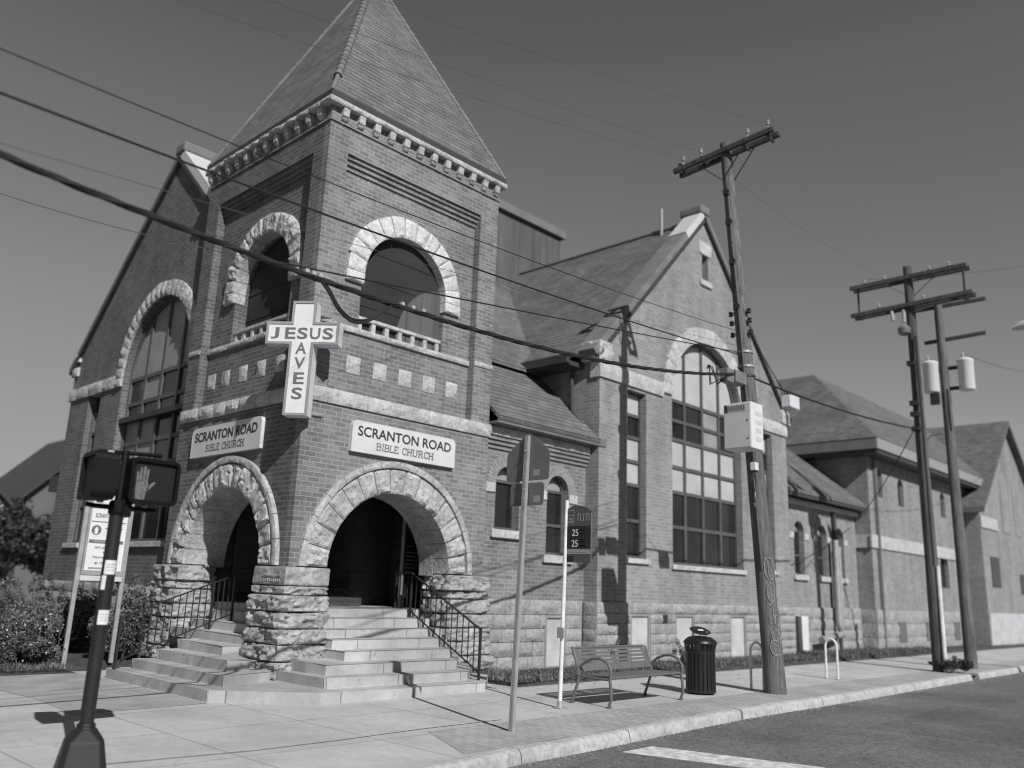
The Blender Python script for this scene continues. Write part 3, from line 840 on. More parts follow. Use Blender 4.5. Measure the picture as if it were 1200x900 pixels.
# stone base
pan = [(13.95,14.62,0,1.14)]
mb = MB(); ashlar(mb, FA, X0+TW+.05, GC-GH-.1, .02, 1.42, [.28,.28,.26,.28,.30], -.05, .15, .05, 500, .8, pan)
mb.build('base_stones', m_stone2, church, True, 28)
pg = [(16.46,17.24,0,1.2),(18.3,19.15,0,1.2),(20.9,21.75,0,1.2),(23.0,23.75,0,1.2)]
mb = MB(); ashlar(mb, FG, GC-GH-.06, GC+GH+.06, .02, 1.42, [.24,.24,.22,.24,.22,.24], -.06, .16, .045, 540, .75, [(a,b,c,1.18) for a,b,c,d in pg])
mb.build('base_stones', m_stone2, church, True, 28)
FS = lambda u, z, d: (GC-GH+d, u, z)
mb = MB(); ashlar(mb, FS, G-.05, AY-.03, .02, 1.42, [.28,.28,.26,.28,.30], -.06, .15, .03, 580, .6); mb.build('base_stones', m_stone2, church, True, 28)
mb = MB(); ashlar(mb, FLG, Y0+TL+.1, LC+LH+.06, .02, 1.42, [.3,.3,.28,.28,.24], -.06, .2, .06, 590, .7); mb.build('base_stones', m_stone2, church, True, 28)
for f, L, in ((FA, pan), (FG, pg)):
    for (a, b, c, d) in L:
        mb = MB(); mb.fbox(f, a+.004, b-.004, .02, d-.03, -.008, .12); wb = mb.build('window_board', m_board, church)
        mb = MB(); mb.plate([rect(a+.003, b-.003, .021, d-.028), rect(a+.06, b-.06, .08, d-.085)[::-1]], f, -.05, -.0085); mb.build('frame', m_gpane, wb)
mb = MB(); mb.fbox(FG, 17.72, 17.9, .98, 1.16, -.1, .0); mb.build('vent_grille', m_dark, church)

# low wing right of the gable
mb = MB(); c3 = [26.05, 27.75, 29.1]
mb.plate([[(GC+GH+.002,0),(GC+GH+.002,4.6),(30.5,4.6),(30.5,0)]]+[arch_pts(c, .36, 3.7, 2.4) for c in c3], FA, 0, .4); mb.build('wing_wall', m_brick2, church)
for c in c3: small_arch(FA, c, .36, 2.4, 3.7, [3.74, 3.0])
mb = MB(); ashlar(mb, FA, GC+GH+.08, 30.5, .02, 1.42, [.35,.35,.35,.35], -.06, .16, .045, 640, 1.0); mb.build('base_stones', m_stone2, church, True, 28)
mb = MB(); string_course(mb, FA, GC+GH+.01, 30.5, 4.56, 4.72, -.15, .3, .03, 660, .8); mb.build('stone_band', m_stone, church, True, 28)
mb = MB(); mb.box(GC+GH+.01, 30.5, 11.8, 11.86, 4.74, 4.9); mb.build('wing_fascia', m_gutd, church)
mb = MB(); mb.hexa([(GC+GH+.01,11.78,4.86),(30.5,11.78,4.86),(30.5,15.5,8.0),(GC+GH+.01,15.5,8.0),(GC+GH+.01,11.78,4.94),(30.5,11.78,4.94),(30.5,15.5,8.08),(GC+GH+.01,15.5,8.08)]); mb.build('wing_roof', m_roofx, church)
mb = MB()
for x in (24.95, 28.55):
    mb = MB(); mb.tube([(x,12.15,4.75),(x,12.12,.12)], .07, 8); mb.build('downpipe', m_gutd, church, True)
mb = MB(); mb.tube([(28.2,12.0,3.6),(28.2,12.0,.95),(28.2,11.9,.6),(27.2,11.75,.55),(26.4,11.8,.45)], .11, 10); mb.tube([(28.45,12.0,3.4),(28.45,12.0,.9)], .08, 10); mb.build('vent_duct', m_steel, church, True)
mb = MB(); mb.box(25.1, 25.75, 11.9, 12.17, .15, 1.15); mb.build('meter_cabinet', m_lgrey, church, bevel=.02)
# small side bay at the far left
mb = MB(); mb.box(8.4, 12, LC+LH+.002, LC+LH+1.1, 0, 3.7); b_ = mb.build('side_bay', m_brick3, church)
mb = MB(); mb.box(8.1, 12, LC+LH+.003, LC+LH+1.4, 3.702, 4.1); mb.build('bay_eaves', m_gutd, b_)

# ------------------------------------------------------------------ steps, one thing
steps = thing('entrance_steps', 'pale stone steps wrapping round the foot of the tower up to both porches', 'steps', (X0, Y0, 0))
zz = [.14,.28,.43,.58,.73,.87,1.03,1.18]
yfr = [10.2,10.57,10.94,11.3,11.65,12.0,12.35,12.7]; xfl = [5.97,6.33,6.68,7.03,7.38,7.73,8.1,8.45]
levels = [
 [(5.97,14.45),(5.97,11.12),(7.1,10.2),(10.25,10.2),(11.1,11.0),(11.1,11.9),(8.0,12.6),(8.0,14.45)],
]
def flat(pts, z0, z1, name='step'):
    mb = MB(); mb.plate([pts], lambda u, v, d: (u, v, d), z0, z1); return mb.build(name, m_step, steps, bevel=.012)
flat(levels[0], -.02, .14)
flat([(7.42,10.57),(10.2,10.57),(11.0,11.3),(11.0,12.4),(7.45,12.4),(7.40,11.35)], .1405, .28)
flat([(7.68,10.94),(10.3,10.94),(10.95,11.6),(10.95,12.4),(7.7,12.4),(7.64,11.4)], .2805, .43)
for i in (3,4,5,6,7):
    xr = [10.5,10.7,10.9,10.9,10.9][i-3]
    flat([(8.26,yfr[i]),(xr,yfr[i]),(xr,13.0),(8.26,13.0)], zz[i-1]+.0005, zz[i])
flat([(6.33,14.35),(6.33,11.40),(7.05,11.72),(7.3,11.8),(8.0,12.9),(8.0,14.35)], .1408, .2805)
flat([(6.68,14.25),(6.68,11.98),(7.08,12.02),(7.3,12.85),(8.0,12.95),(8.0,14.25)], .2808, .4305)
for i in (3,4,5,6,7):
    flat([(xfl[i],15.35 if i > 3 else 14.3),(xfl[i],12.8),(8.6,12.8),(8.6,15.35 if i > 3 else 14.3)], zz[i-1]+.0008, zz[i]+.0004)

t = thing('information_board', 'dark information board with pale text standing inside the street side porch', 'board', (11.2,13.3,1.18))
fi = lambda u, z, d: (10.95+u*.9, 13.3+u*.3+d, z)
mb = MB(); mb.fbox(fi, 0, .62, 1.2, 3.0, 0, .05); ib = mb.build('panel', m_bus2, t)
mb = MB(); mb.fbox(fi, -.05, -.003, 1.185, 3.04, -.02, .06); mb.fbox(fi, -.003, .64, 3.003, 3.04, -.02, .06); mb.build('frame', m_steel, t)
for i in range(7):
    mb = MB(); z = 2.36-.075*i-(.05 if i else 0); mb.fbox(fi, .08, (.36 if i == 0 else .3 if i == 6 else .56-.03*(i % 3)), z, z+.022, -.004, -.001); mb.build('text_line', m_lpane, ib)
mb = MB(); mb.fbox(fi, .06, .5, 2.62, 2.86, -.004, -.001); mb.build('picture', m_inkg, ib)

# ------------------------------------------------------------------ railings
def railing(name_label, a, b, ends):
    """a: foot (x,y,z tread), b: head; sloping rail with balusters"""
    a = V(a); b = V(b)
    t = thing('handrail', name_label, 'handrail', tuple(a))
    h = .80; mb = MB()
    mb.bar(a+V((0,0,h)), b+V((0,0,h)), .045, .018); mb.build('top_rail', m_rail, t)
    mb = MB(); mb.bar(a+V((0,0,.12)), b+V((0,0,.12)), .03, .016); mb.build('bottom_rail', m_rail, t)
    n = 13
    for i in range(1, n):
        p = a.lerp(b, i/n); mb = MB(); mb.bar(p+V((0,0,.12)), p+V((0,0,h)), .014, .014); mb.build('baluster', m_rail, t)
    for p in (a, b):
        mb = MB(); mb.bar(p, p+V((0,0,h+.02)), .036, .036); mb.build('post', m_rail, t)
    e = V(ends)      # level return at the head
    mb = MB(); mb.bar(b+V((0,0,h)), b+e+V((0,0,h)), .045, .018); mb.bar(b+V((0,0,.12)), b+e+V((0,0,.12)), .03, .016)
    mb.bar(b+e, b+e+V((0,0,h)), .034, .034)
    for i in (1, 2, 3): mb.bar(b+e*(i/4)+V((0,0,.12)), b+e*(i/4)+V((0,0,h)), .014, .014)
    mb.build('level_return', m_rail, t)
    return t
railing('black iron handrail on the right hand edge of the street side steps', (10.36,10.47,.14), (10.62,12.62,1.03), (.0,.45,.0))
railing('black iron handrail on the left hand edge of the side porch steps, beside the shrubs', (6.02,14.28,.14), (7.62,14.42,.73), (.45,.1,.14))

# ------------------------------------------------------------------ ground
mb = MB(); mb.box(-400, 400, -300, 500, -1.2, -.26); struct(mb.build('ground', m_soil))
mb = MB(); mb.poly([(-200,-60,-.135),(300,-60,-.135),(300,9,-.135),(1.3,9,-.135),(1.3,120,-.135),(-12,120,-.135),(-12,9,-.135),(-200,9,-.135)]); struct(mb.build('road', m_road))
kp = [(-6,3.2),(-2,3.9),(1.5,4.9),(4.2,5.8),(5.8,6.2),(7.1,6.37),(8.2,6.4),(9.8,6.52),(12.1,6.68),(16.1,6.70),(23.75,6.85)]
kp2 = [(24.35,6.86),(30,6.9),(40,6.95),(60,7.0),(120,7.0)]
mb = MB()
kp = [(1.2,90),(1.2,9),(1.35,7.2),(2.0,6.1),(3.0,5.85)]+kp[3:]
ins = [(x+(.17 if y > 7 else .1 if y > 6 and x < 2.5 else 0), y+(.17 if x > 2.5 else .1 if x > 1.5 else 0)) for (x, y) in kp+kp2]
mb.plate([ins+[(120,90)]], lambda u, v, d: (u, v, d), -.25, 0.0)
struct(mb.build('sidewalk', m_walk))
def kerb(path, nm):
    mb = MB(); sub = []
    for i in range(len(path)-1):
        a = V(path[i]); b = V(path[i+1]); n = max(1, int((b-a).length/.15))
        for k in range(n): sub.append(a.lerp(b, k/n))
    sub.append(V(path[-1]))
    prof = [(0,-.25),(.0,-.13),(.012,-.05),(.03,-.012),(.06,.006),(.175,.008),(.175,-.25)]
    vs = []; fs = []; q = len(prof)
    for p in sub:
        for (o, z) in prof:
            w = noise.noise(V((p.x*2.3, p.y*2.3, o*8+z*5)))*.012 + noise.noise(V((p.x*.7, 3, z)))*.008
            vs.append((p.x, p.y+o+(w if o < .1 else 0), z+(w*.6 if z > -.1 else 0)))
    for i in range(len(sub)-1):
        for k in range(q-1): fs.append((i*q+k, i*q+k+1, (i+1)*q+k+1, (i+1)*q+k))
    fs.append(tuple(range(q))); fs.append(tuple((len(sub)-1)*q+k for k in range(q-1,-1,-1)))
    mb.idx(vs, fs); return struct(mb.build(nm, m_kerb, smooth=True, angle=50))
kerb([(3.0,5.85),(4.2,5.8),(5.8,6.2),(6.95,6.35)], 'kerb'); kerb([(6.97,6.353),(8.2,6.4),(9.0,6.46)], 'kerb'); kerb([(9.02,6.462),(9.8,6.52),(12.1,6.68)], 'kerb')
kerb([(12.16,6.682),(14.9,6.69)], 'kerb'); kerb([(14.92,6.69),(16.1,6.70),(19.5,6.76)], 'kerb'); kerb([(19.52,6.76),(23.75,6.85)], 'kerb'); kerb([(24.35,6.86),(30,6.9),(40,6.95),(60,7.0),(120,7.0)], 'kerb')
mb = MB(); mb.poly([(6.3,6.52,.004),(7.1,6.56,.004),(8.2,6.59,.004),(9.8,6.71,.004),(12.1,6.87,.004),(16.1,6.89,.004),(24,7.04,.004),(60,7.2,.004),(60,8.0,.004),(6.9,7.75,.004)]); struct(mb.build('paver_strip', m_paver))
mb = MB()
mb.plate([[(8.42,6.15),(9.02,6.16),(9.55,4.3),(8.95,4.3)]], lambda u, v, d: (u, v, d), -.135, -.131)
struct(mb.build('crosswalk_line', m_paint))
mb = MB(); mb.plate([[(13.2,3.0),(17.6,3.3),(17.3,5.4),(13.0,5.2)]], lambda u, v, d: (u, v, d), -.136, -.1315); struct(mb.build('asphalt_patch', m_patch))
mb = MB()      # grit collected along the gutter
for _ in range(1500):
    x = random.uniform(5.5, 30); yk = 6.69+.006*(x-16) if x > 12 else 6.3+(x-6)*.062
    y = yk-abs(random.gauss(0, .10))-.01; q = random.uniform(.004, .014); a = random.uniform(0, 6.28)
    c = V((x, y, -.128)); u = V((math.cos(a), math.sin(a), .3))*q; w_ = V((-math.sin(a), math.cos(a), .2))*q
    mb.poly([c-u, c+w_, c+u, c-w_])
o = mb.build('gutter_grit', m_kerb); o['kind'] = 'stuff'; o['label'] = 'grit and crumbs lying in the gutter'; o['category'] = 'grit'
mb = MB()
mb.poly([(4.2,15.3,.004),(4.1,14.2,.004),(4.3,12.4,.004),(4.2,10.9,.004),(4.95,10.95,.004),(5.93,11.03,.004),(5.93,14.4,.004),(5.85,15.3,.004)]); struct(mb.build('aggregate_strip', m_aggr))
mb = MB(); ln = [(3.2,8.0),(4.76,7.82),(5.72,7.84),(6.88,7.92),(8.3,7.93)]
for i in range(4):
    (xa, ya_), (xb, yb_) = ln[i], ln[i+1]; mb.poly([(xa,ya_-.016,.0085),(xb,yb_-.016,.0085),(xb,yb_+.016,.0085),(xa,ya_+.016,.0085)])
struct(mb.build('joint_filler', m_stoned))
# raised beds
mb = MB()
def bed(x0, x1, y0, y1, z):
    nx, ny = 14, 8; vs = []; fs = []
    for j in range(ny+1):
        for i in range(nx+1):
            e = min(i, nx-i, 1)*min(j, ny-j, 1)
            x = x0+(x1-x0)*i/nx; y = y0+(y1-y0)*j/ny
            vs.append((x, y, .006+e*(z+.03*noise.noise(V((x*2, y*2, 0))))))
    n = nx+1
    for j in range(ny):
        for i in range(nx): fs.append((j*n+i, j*n+i+1, (j+1)*n+i+1, (j+1)*n+i))
    mb.idx(vs, fs)
bed(11.15, 30.4, 10.35, 12.2, .07); bed(2.6, 5.85, 15.3, 30, .12); bed(5.86, 7.8, 15.6, 30, .12); bed(30.4, 60, 10.4, 11.6, .08)
struct(mb.build('planting_soil', m_soil))

# street inlet
t = thing('storm_drain', 'dark kerb opening of a storm drain near the two farther poles', 'drain', (24.05, 6.85, -.13))
mb = MB(); mb.box(23.77,24.33,7.0,7.03,-.25,-.02); mb.box(23.77,24.33,6.86,7.0,-.25,-.2); mb.build('drain_throat', m_black, t)
mb = MB(); mb.box(23.77,24.33,6.87,7.02,-.018,.006); mb.build('drain_lid', m_coping, t)

# ------------------------------------------------------------------ foliage
def leaves(mb, fn, n, size, flat=.0, mi=0, long=1.6):
    for _ in range(n):
        p = V(fn()); s = size*random.uniform(.6, 1.4)
        a = V((random.uniform(-1,1), random.uniform(-1,1), random.uniform(-.6,1))).normalized()
        b = a.cross(V((random.uniform(-1,1), random.uniform(-1,1), random.uniform(-1,1)))).normalized()
        a = a*s*long*.5; b = b*s*.5
        mb.poly([p-a, p+b*.9-a*.1, p+a, p-b*.9-a*.1], mi)
def blob(c, r, rz, k=.35):
    c = V(c)
    def fn():
        while True:
            d = V((random.gauss(0,1), random.gauss(0,1), random.gauss(0,1)))
            if d.length > 1e-3: break
        d.normalize(); q = random.random()**k
        w = 1+.4*noise.noise(d*1.8+c*.7)+.25*noise.noise(d*4.1+c)
        p = V((d.x*r*q*w, d.y*r*q*w, d.z*rz*q*w))
        return c+p
    return fn
def shrub(label, c, r, h, n, size, mat, cat='shrub', group=None, flowers=0):
    t = thing('shrub', label, cat, (c[0], c[1], .05), group)
    mb = MB()
    for _ in range(max(5, int(r*9)) if r > .3 else 0):
        a = random.uniform(0, 6.28); q = r*.7*random.random()
        b = V((c[0]+q*math.cos(a), c[1]+q*math.sin(a), .1)); e = b+V((random.uniform(-.2,.2)*r, random.uniform(-.2,.2)*r, h*random.uniform(.6,.95)))
        mb.tube([b, b.lerp(e,.5)+V((.03,.02,0)), e], [.014,.01,.004], 5)
    if mb.v: mb.build('stem', m_bark, t)
    mb = MB(); k = max(4, int(r*6))
    for i in range(k):
        a = 6.28*i/k+random.uniform(-.4,.4); q = r*.62*math.sqrt(random.random())
        rr = r*random.uniform(.35,.6)
        leaves(mb, blob((c[0]+q*math.cos(a), c[1]+q*math.sin(a), h*random.uniform(.2,.72)), rr*random.uniform(.6,1.05), h*random.uniform(.18,.42), .42), int(n*2.2)//k, size*.5, long=3.0)
    for i in range(int(26*r)):      # stray shoots
        a = random.uniform(0, 6.28); q = r*.8*math.sqrt(random.random()); x0 = c[0]+q*math.cos(a); y0 = c[1]+q*math.sin(a); hh = h*random.uniform(.75, 1.2)
        mb.tube([(x0, y0, h*.4), (x0+random.uniform(-.08,.08), y0+random.uniform(-.08,.08), hh)], .004, 4)
        leaves(mb, blob((x0, y0, hh-.06), .06, .12), 26, size*.55, long=3.0)
    if flowers:
        leaves(mb, blob((c[0], c[1], h*.6), r*.9, h*.45, .12), flowers, size*.9, mi=1, long=1.0)
    mb.build('foliage', [mat, m_flower], t)
    return t
sh = 'shrubs in the bed left of the steps'
shrub('low leafy shrub at the left edge of the photo, flecked with pale flowers', (4.3,16.5), .85, .85, 9000, .05, m_leaf, flowers=160)
shrub('bushy shrub at the foot of the left notice board post', (5.35,16.35), .75, .8, 9000, .05, m_leaf, flowers=110)
shrub('taller shrub squeezed between the notice board and the side porch railing', (7.0,16.4), .6, 1.4, 7000, .05, m_leaf)
shrub('tall loose shrub behind the notice board under the big arched window', (6.9,18.6), 1.0, 1.2, 8000, .055, m_leaf)
shrub('wide shrub against the church wall at the left, behind the low flowering ones', (6.0,18.0), 1.0, .95, 9000, .05, m_leaf, flowers=120)
shrub('broad dark shrub at the far left behind the flowering one', (5.2,18.9), 1.1, 1.05, 9000, .055, m_leafd)
shrub('rounded shrub at the far corner of the bed, by the end of the church wall', (6.6,21.3), 1.0, 1.3, 7000, .06, m_leaf)
shrub('small spiky shrub growing behind the litter bin against the gable wall', (17.6,10.9), .55, .55, 2500, .06, m_leaf)
shrub('low weedy tuft at the foot of the nearer of the two far poles', (23.9,7.3), .55, .3, 1500, .05, m_leafd)
# ground cover and grass: nobody could count it
def cover(nm, label, areas, mat, size, kind='stuff'):
    mb = MB()
    for (x0, x1, y0, y1, n, h) in areas:
        for _ in range(n):
            x = random.uniform(x0, x1); y = random.uniform(y0, y1)
            if noise.noise(V((x*1.3, y*1.3, 4))) < -.25: continue
            a = random.uniform(0, 6.28); l = h*random.uniform(.4,1.2); w = size*random.uniform(.6,1.3)
            d = V((math.cos(a), math.sin(a), 0)); q = V((-d.y, d.x, 0))
            p = V((x, y, .06))
            mb.poly([p-q*w*.5, p+q*w*.5, p+d*l*.6+V((0,0,l))])
    o = mb.build(nm, mat); o['kind'] = kind; o['label'] = label; o['category'] = 'grass'
    return o
cover('grass', 'thin grass and leaf litter along the foot of the church wall', [(11.2,15.2,10.4,12.1,9000,.10),(15.2,24,10.5,11.8,9000,.10),(24,34,10.4,12,6000,.14),(2.5,5.8,15.4,16.2,2500,.08)], m_grass, .022)
mb = MB()
for _ in range(500):
    x = random.uniform(11.2, 30); y = random.uniform(10.1, 11.7) if random.random() < .8 else random.uniform(8,10.1)
    if random.random() < .25: x = random.uniform(9.5,14); y = random.uniform(10.2,10.9)
    a = random.uniform(0,6.28); s = random.uniform(.015,.045)
    c = V((x, y, random.uniform(.012,.03) if y < 10.3 else random.uniform(.08,.15))); u = V((math.cos(a), math.sin(a), random.uniform(-.3,.3)))*s; w = V((-math.sin(a), math.cos(a), random.uniform(-.3,.3)))*s*.6
    mb.poly([c-u, c+w, c+u, c-w])
o = mb.build('fallen_leaves', plain('dry_leaf', .2, .8, .2, .5, 8)); o['kind'] = 'stuff'; o['label'] = 'dry leaves scattered over the grass strip'; o['category'] = 'leaves'

def tree(label, x, y, h, r, n, size, group=None, dead=False, z=0):
    t = thing('tree', label, 'tree', (x, y, z), group)
    mb = MB(); top = V((x+random.uniform(-.3,.3), y, z+h*.6))
    mb.tube([(x,y,z-.2),(x+.05,y,z+h*.25),top], [h*.028,h*.02,h*.008], 8)
    ends = []
    for i in range(9):
        a = 6.28*i/9+random.uniform(-.3,.3); b = V((x,y,z+h*random.uniform(.25,.5)))
        e = b+V((math.cos(a)*r*.7, math.sin(a)*r*.7, h*random.uniform(.12,.35)))
        mb.tube([b, b.lerp(e,.5)+V((0,0,h*.05)), e], [h*.011,h*.007,h*.003], 6); ends.append(e)
    mb.build('trunk', m_bark, t, True)
    mb = MB()
    cs = ends+[top+V((0,0,h*.18)), top]
    for c in cs: leaves(mb, blob(c, r*random.uniform(.35,.55), h*random.uniform(.12,.2)), int(n*2.2)//len(cs), size*.6)
    mb.build('crown', m_leafd, t)
    return t
# ------------------------------------------------------------------ bench
def bench(x0, x1, yf, yr, label):
    t = thing('park_bench', label, 'bench', ((x0+x1)/2, (yf+yr)/2, 0))
    n = 12
    for k, x in enumerate((x0+.03, x1-.03)):
        mb = MB()
        # front leg up into the arm loop, back down to the rear upright
        pts = [(x,yf+.03,.0),(x,yf-.02,.12),(x,yf-.01,.27),(x,yf+.01,.38),(x,yf-.01,.47),(x,yf+.005,.55),(x,yf+.08,.63),(x,yf+.2,.67),(x,yf+.34,.655),(x,yf+.47,.60),(x,yf+.56,.53)]
        mb.tube(pts, .022, 8)
        fr = mb.build('arm_frame', m_bench, t, True)
        mb = MB(); mb.tube([(x,yr+.06,.0),(x,yr+.0,.14),(x,yr-.06,.3),(x,yr-.08,.42),(x,yr-.03,.58),(x,yr+.05,.78)], .022, 8); mb.tube([(x,yf+.01,.385),(x,yf+.3,.385),(x,yr-.08,.40)], .018, 8); mb.build('rear_leg', m_bench, t, True)
        mb = MB()
        for yy in (yf+.03, yr+.06): mb.box(x-.035,x+.035,yy-.04,yy+.04,.004,.012); mb.tube([(x+.02,yy-.03,.01),(x+.02,yy-.03,.04)], .006, 6)
        mb.build('foot_plate', m_bench, fr)
    cyc = lambda v: (yr-.09+.17*v**1.3, .46+.32*v)
    def fb(u, v, d):
        y, z = cyc(v); return (u, y+d, z)
    # backrest: sheet steel with rows of slots, cut as strips so it can curve
    a, b = x0+.06, x1-.06; mb = MB()
    cuts = [.32,.36,.48,.53,.65,.70,.82,.87]
    rows = [0]+cuts+[1]
    cols = [a+.1, a+.1+(b-a-.2)*.24, a+.1+(b-a-.2)*.455, a+.1+(b-a-.2)*.545, a+.1+(b-a-.2)*.77, b-.1]
    for i in range(len(rows)-1):
        v0, v1 = rows[i], rows[i+1]
        segs = [(a, b)] if i % 2 == 0 else [(a, cols[0])]+[(c-.015, c+.015) for c in cols[1:2]]+[(cols[2], cols[3])]+[(c-.015, c+.015) for c in cols[4:5]]+[(cols[5], b)]
        q = 5 if i == 0 else 2
        for (s, e) in segs:
            for k in range(q):
                w0 = v0+(v1-v0)*k/q; w1 = v0+(v1-v0)*(k+1)/q
                P = [fb(s,w0,0),fb(e,w0,0),fb(e,w0,.006),fb(s,w0,.006),fb(s,w1,0),fb(e,w1,0),fb(e,w1,.006),fb(s,w1,.006)]
                mb.hexa(P)
    mb.tube([fb(a-.02,1,0), fb(b+.02,1,0)], .018, 8)
    mb.build('backrest', m_bench, t)
    mb = MB(); xm = (cols[2]+cols[3])/2
    y, z = cyc(.68); mb.tube([(xm-.04,y-.012,z-.03),(xm-.04,y-.008,z+.035),(xm+.04,y-.008,z+.035),(xm+.04,y-.012,z-.03),(xm-.04,y-.012,z-.03)], .006, 6); mb.build('emblem', m_dark, t)
    mb = MB(); ys = [yf+.02, yf+.142, yf+.15, yf+.272, yf+.28, yf+.402, yf+.41, yr-.1]
    for i in range(0, 8, 2): mb.box(a, b, ys[i], ys[i+1], .418-.012*(i/6), .428-.012*(i/6))
    mb.tube([(a,yf+.015,.41),(b,yf+.015,.41)], .016, 8); mb.tube([(a,yr-.1,.40),(b,yr-.1,.40)], .016, 8)
    for c in cols[::2]+[cols[-1]]: mb.box(c-.02,c+.02,yf+.03,yr-.11,.395,.404)
    mb.build('seat', m_bench, t)
    return t
bench(10.4, 12.34, 7.84, 8.50, 'grey metal bench with slotted back and looped arms on the pavement')

# ------------------------------------------------------------------ litter bin
t = thing('litter_bin', 'black slatted steel litter bin with a raised oval rain hood beside the bench', 'litter bin', (13.42,8.17,0))
bx, by = 13.42, 8.17
mb = MB(); n = 22
for i in range(n):
    a = 2*PI*i/n; c, s = math.cos(a), math.sin(a); d = .031
    tx, ty = -s*d, c*d
    r0, r1, r2 = .262, .257, .295
    for (ra, za, rb, zb) in ((r0,.03,r1,.74),(r1,.74,r2,.90)):
        p = [(bx+c*ra-tx,by+s*ra-ty,za),(bx+c*ra+tx,by+s*ra+ty,za),(bx+c*(ra+.01)+tx,by+s*(ra+.01)+ty,za),(bx+c*(ra+.01)-tx,by+s*(ra+.01)-ty,za),
             (bx+c*rb-tx,by+s*rb-ty,zb),(bx+c*rb+tx,by+s*rb+ty,zb),(bx+c*(rb+.01)+tx,by+s*(rb+.01)+ty,zb),(bx+c*(rb+.01)-tx,by+s*(rb+.01)-ty,zb)]
        mb.hexa(p)
mb.build('slatted_body', m_black, t)
mb = MB(); mb.lathe((bx,by,0), [(.215,.05),(.225,.72),(.215,.73)], 28); mb.build('liner', m_black, t, True)
for z, r in ((.05,.277),(.72,.272)):
    mb = MB(); mb.lathe((bx,by,z), [(r-.02,-.02),(r,-.02),(r,.02),(r-.02,.02)], 32); mb.build('band', m_black, t, True)
mb = MB(); mb.lathe((bx,by,0), [(.285,.86),(.31,.875),(.31,.89),(.28,.935),(.21,.985),(.13,1.0),(.12,.985),(.0,.975)], 32); mb.build('lid', m_black, t, True)
hd = MB(); hd.lathe((0,0,0), [(.0,-.03),(.17,-.02),(.195,-.005),(.17,.01),(.0,.02)], 28)
RM = Matrix.Rotation(math.radians(20), 3, V((.86,-.5,0)))
hd.v = [tuple(RM @ V(p)+V((bx,by,1.10))) for p in hd.v]; hd = hd.build('rain_hood', m_black, t, True)
mb = MB()
for a in (.6, 2.7, 4.7): mb.tube([(bx+.15*math.cos(a),by+.15*math.sin(a),.95),(bx+.15*math.cos(a),by+.15*math.sin(a),1.09)], .01, 6)
mb.build('hood_rod', m_steel, t, True)
mb = MB()
f = lambda u, z, d: (bx-.12+u*.9, by-.128-u*.5-d*.6, z)
mb.poly([tuple(RM @ V(p)+V((bx,by,1.10))) for p in ((-.09,-.03,.022),(.0,-.085,.022),(.03,-.03,.024),(-.06,.025,.024))]); mb.build('label_plate', m_stick, hd)
bpy.data.objects[t.name].scale = (.93, .93, .945)

# ------------------------------------------------------------------ bike racks (two alike)
t = thing('bike_rack', 'inverted U bike rack, the one half hidden behind the leaning pole', 'bike rack', (14.95,7.95,0), 'steel bike racks along the pavement')
mb = MB(); pts = [(14.95,7.7,0),(14.95,7.7,.66)]+[(14.95,7.7+.125-.125*math.cos(PI*i/10),.66+.17*math.sin(PI*i/10)) for i in range(1,10)]+[(14.95,7.95,.66),(14.95,7.95,0)]
pts = [(p[0], p[1]+.1, p[2]) for p in pts]
mb.tube(pts, .024, 10); mb.build('hoop', m_post, t, True)
for yy in (7.8, 8.05):
    mb = MB(); mb.lathe((14.95,yy,0), [(.06,.004),(.06,.014),(.03,.016)], 14); mb.build('foot_plate', m_steel, t, True)
c = copy_tree(t); c.location = (18.68, 8.18, 0); c['label'] = 'inverted U bike rack standing clear on the pavement past the leaning pole'

# ------------------------------------------------------------------ signs on posts
t = thing('sign_post', 'pentagonal road sign seen from behind on a perforated steel post', 'road sign', (7.69,7.21,0))
sx, sy = 7.69, 7.21
mb = MB(); topx = (7.79, 7.21)
def lean(z): return (sx+.03*z, sy+.0*z)
for (du, dv, w, h) in ((0,0,.05,.012),):
    a = V((sx,sy,0)); b = V((sx+.11,sy,3.5))
    mb.bar(a, b, .012, .05, (0,1,0)); mb.bar(a+V((.02,.028,0)), b+V((.02,.028,0)), .045, .008, (0,1,0)); mb.bar(a+V((.02,-.028,0)), b+V((.02,-.028,0)), .045, .008, (0,1,0))
post = mb.build('post', m_steel, t)
mb = MB()
for i in range(120):
    p = a.lerp(b, (i+.5)/120); mb.tube([p+V((-.0075,0,0)), p+V((-.0066,0,0))], .0055, 6)
mb.build('punch_hole', m_black, post)
fs_ = lambda u, z, d: (sx+.03*z/1.0+.045+d, sy+u, z)
fs_ = lambda u, z, d: (7.835+d, 7.21+u, z)
mb = MB(); mb.plate([[(-.33,2.93),(-.36,2.96),(-.36,3.27),(-.34,3.30),(-.02,3.535),(.02,3.535),(.34,3.30),(.36,3.27),(.36,2.96),(.33,2.93)]], fs_, 0, .004); mb.build('sign_plate', m_sgnback, t)
mb = MB(); mb.plate([[(-.25,2.62),(-.28,2.65),(-.28,2.87),(-.25,2.90),(.25,2.90),(.28,2.87),(.28,2.65),(.25,2.62)]], fs_, 0, .004); mb.build('sign_plaque', m_sgnback, t)
for q in (rect(-.2,-.1,2.985,3.065), rect(-.22,-.11,2.66,2.74)):
    mb = MB(); mb.plate([q], fs_, -.002, -.0005); mb.build('sticker', m_gpane, t)
mb = MB()
for z in (2.70,2.82,3.0,3.3): mb.tube([(7.76,7.21,z),(7.85,7.21,z)], .009, 8)
mb.build('bolt', m_steel, t)

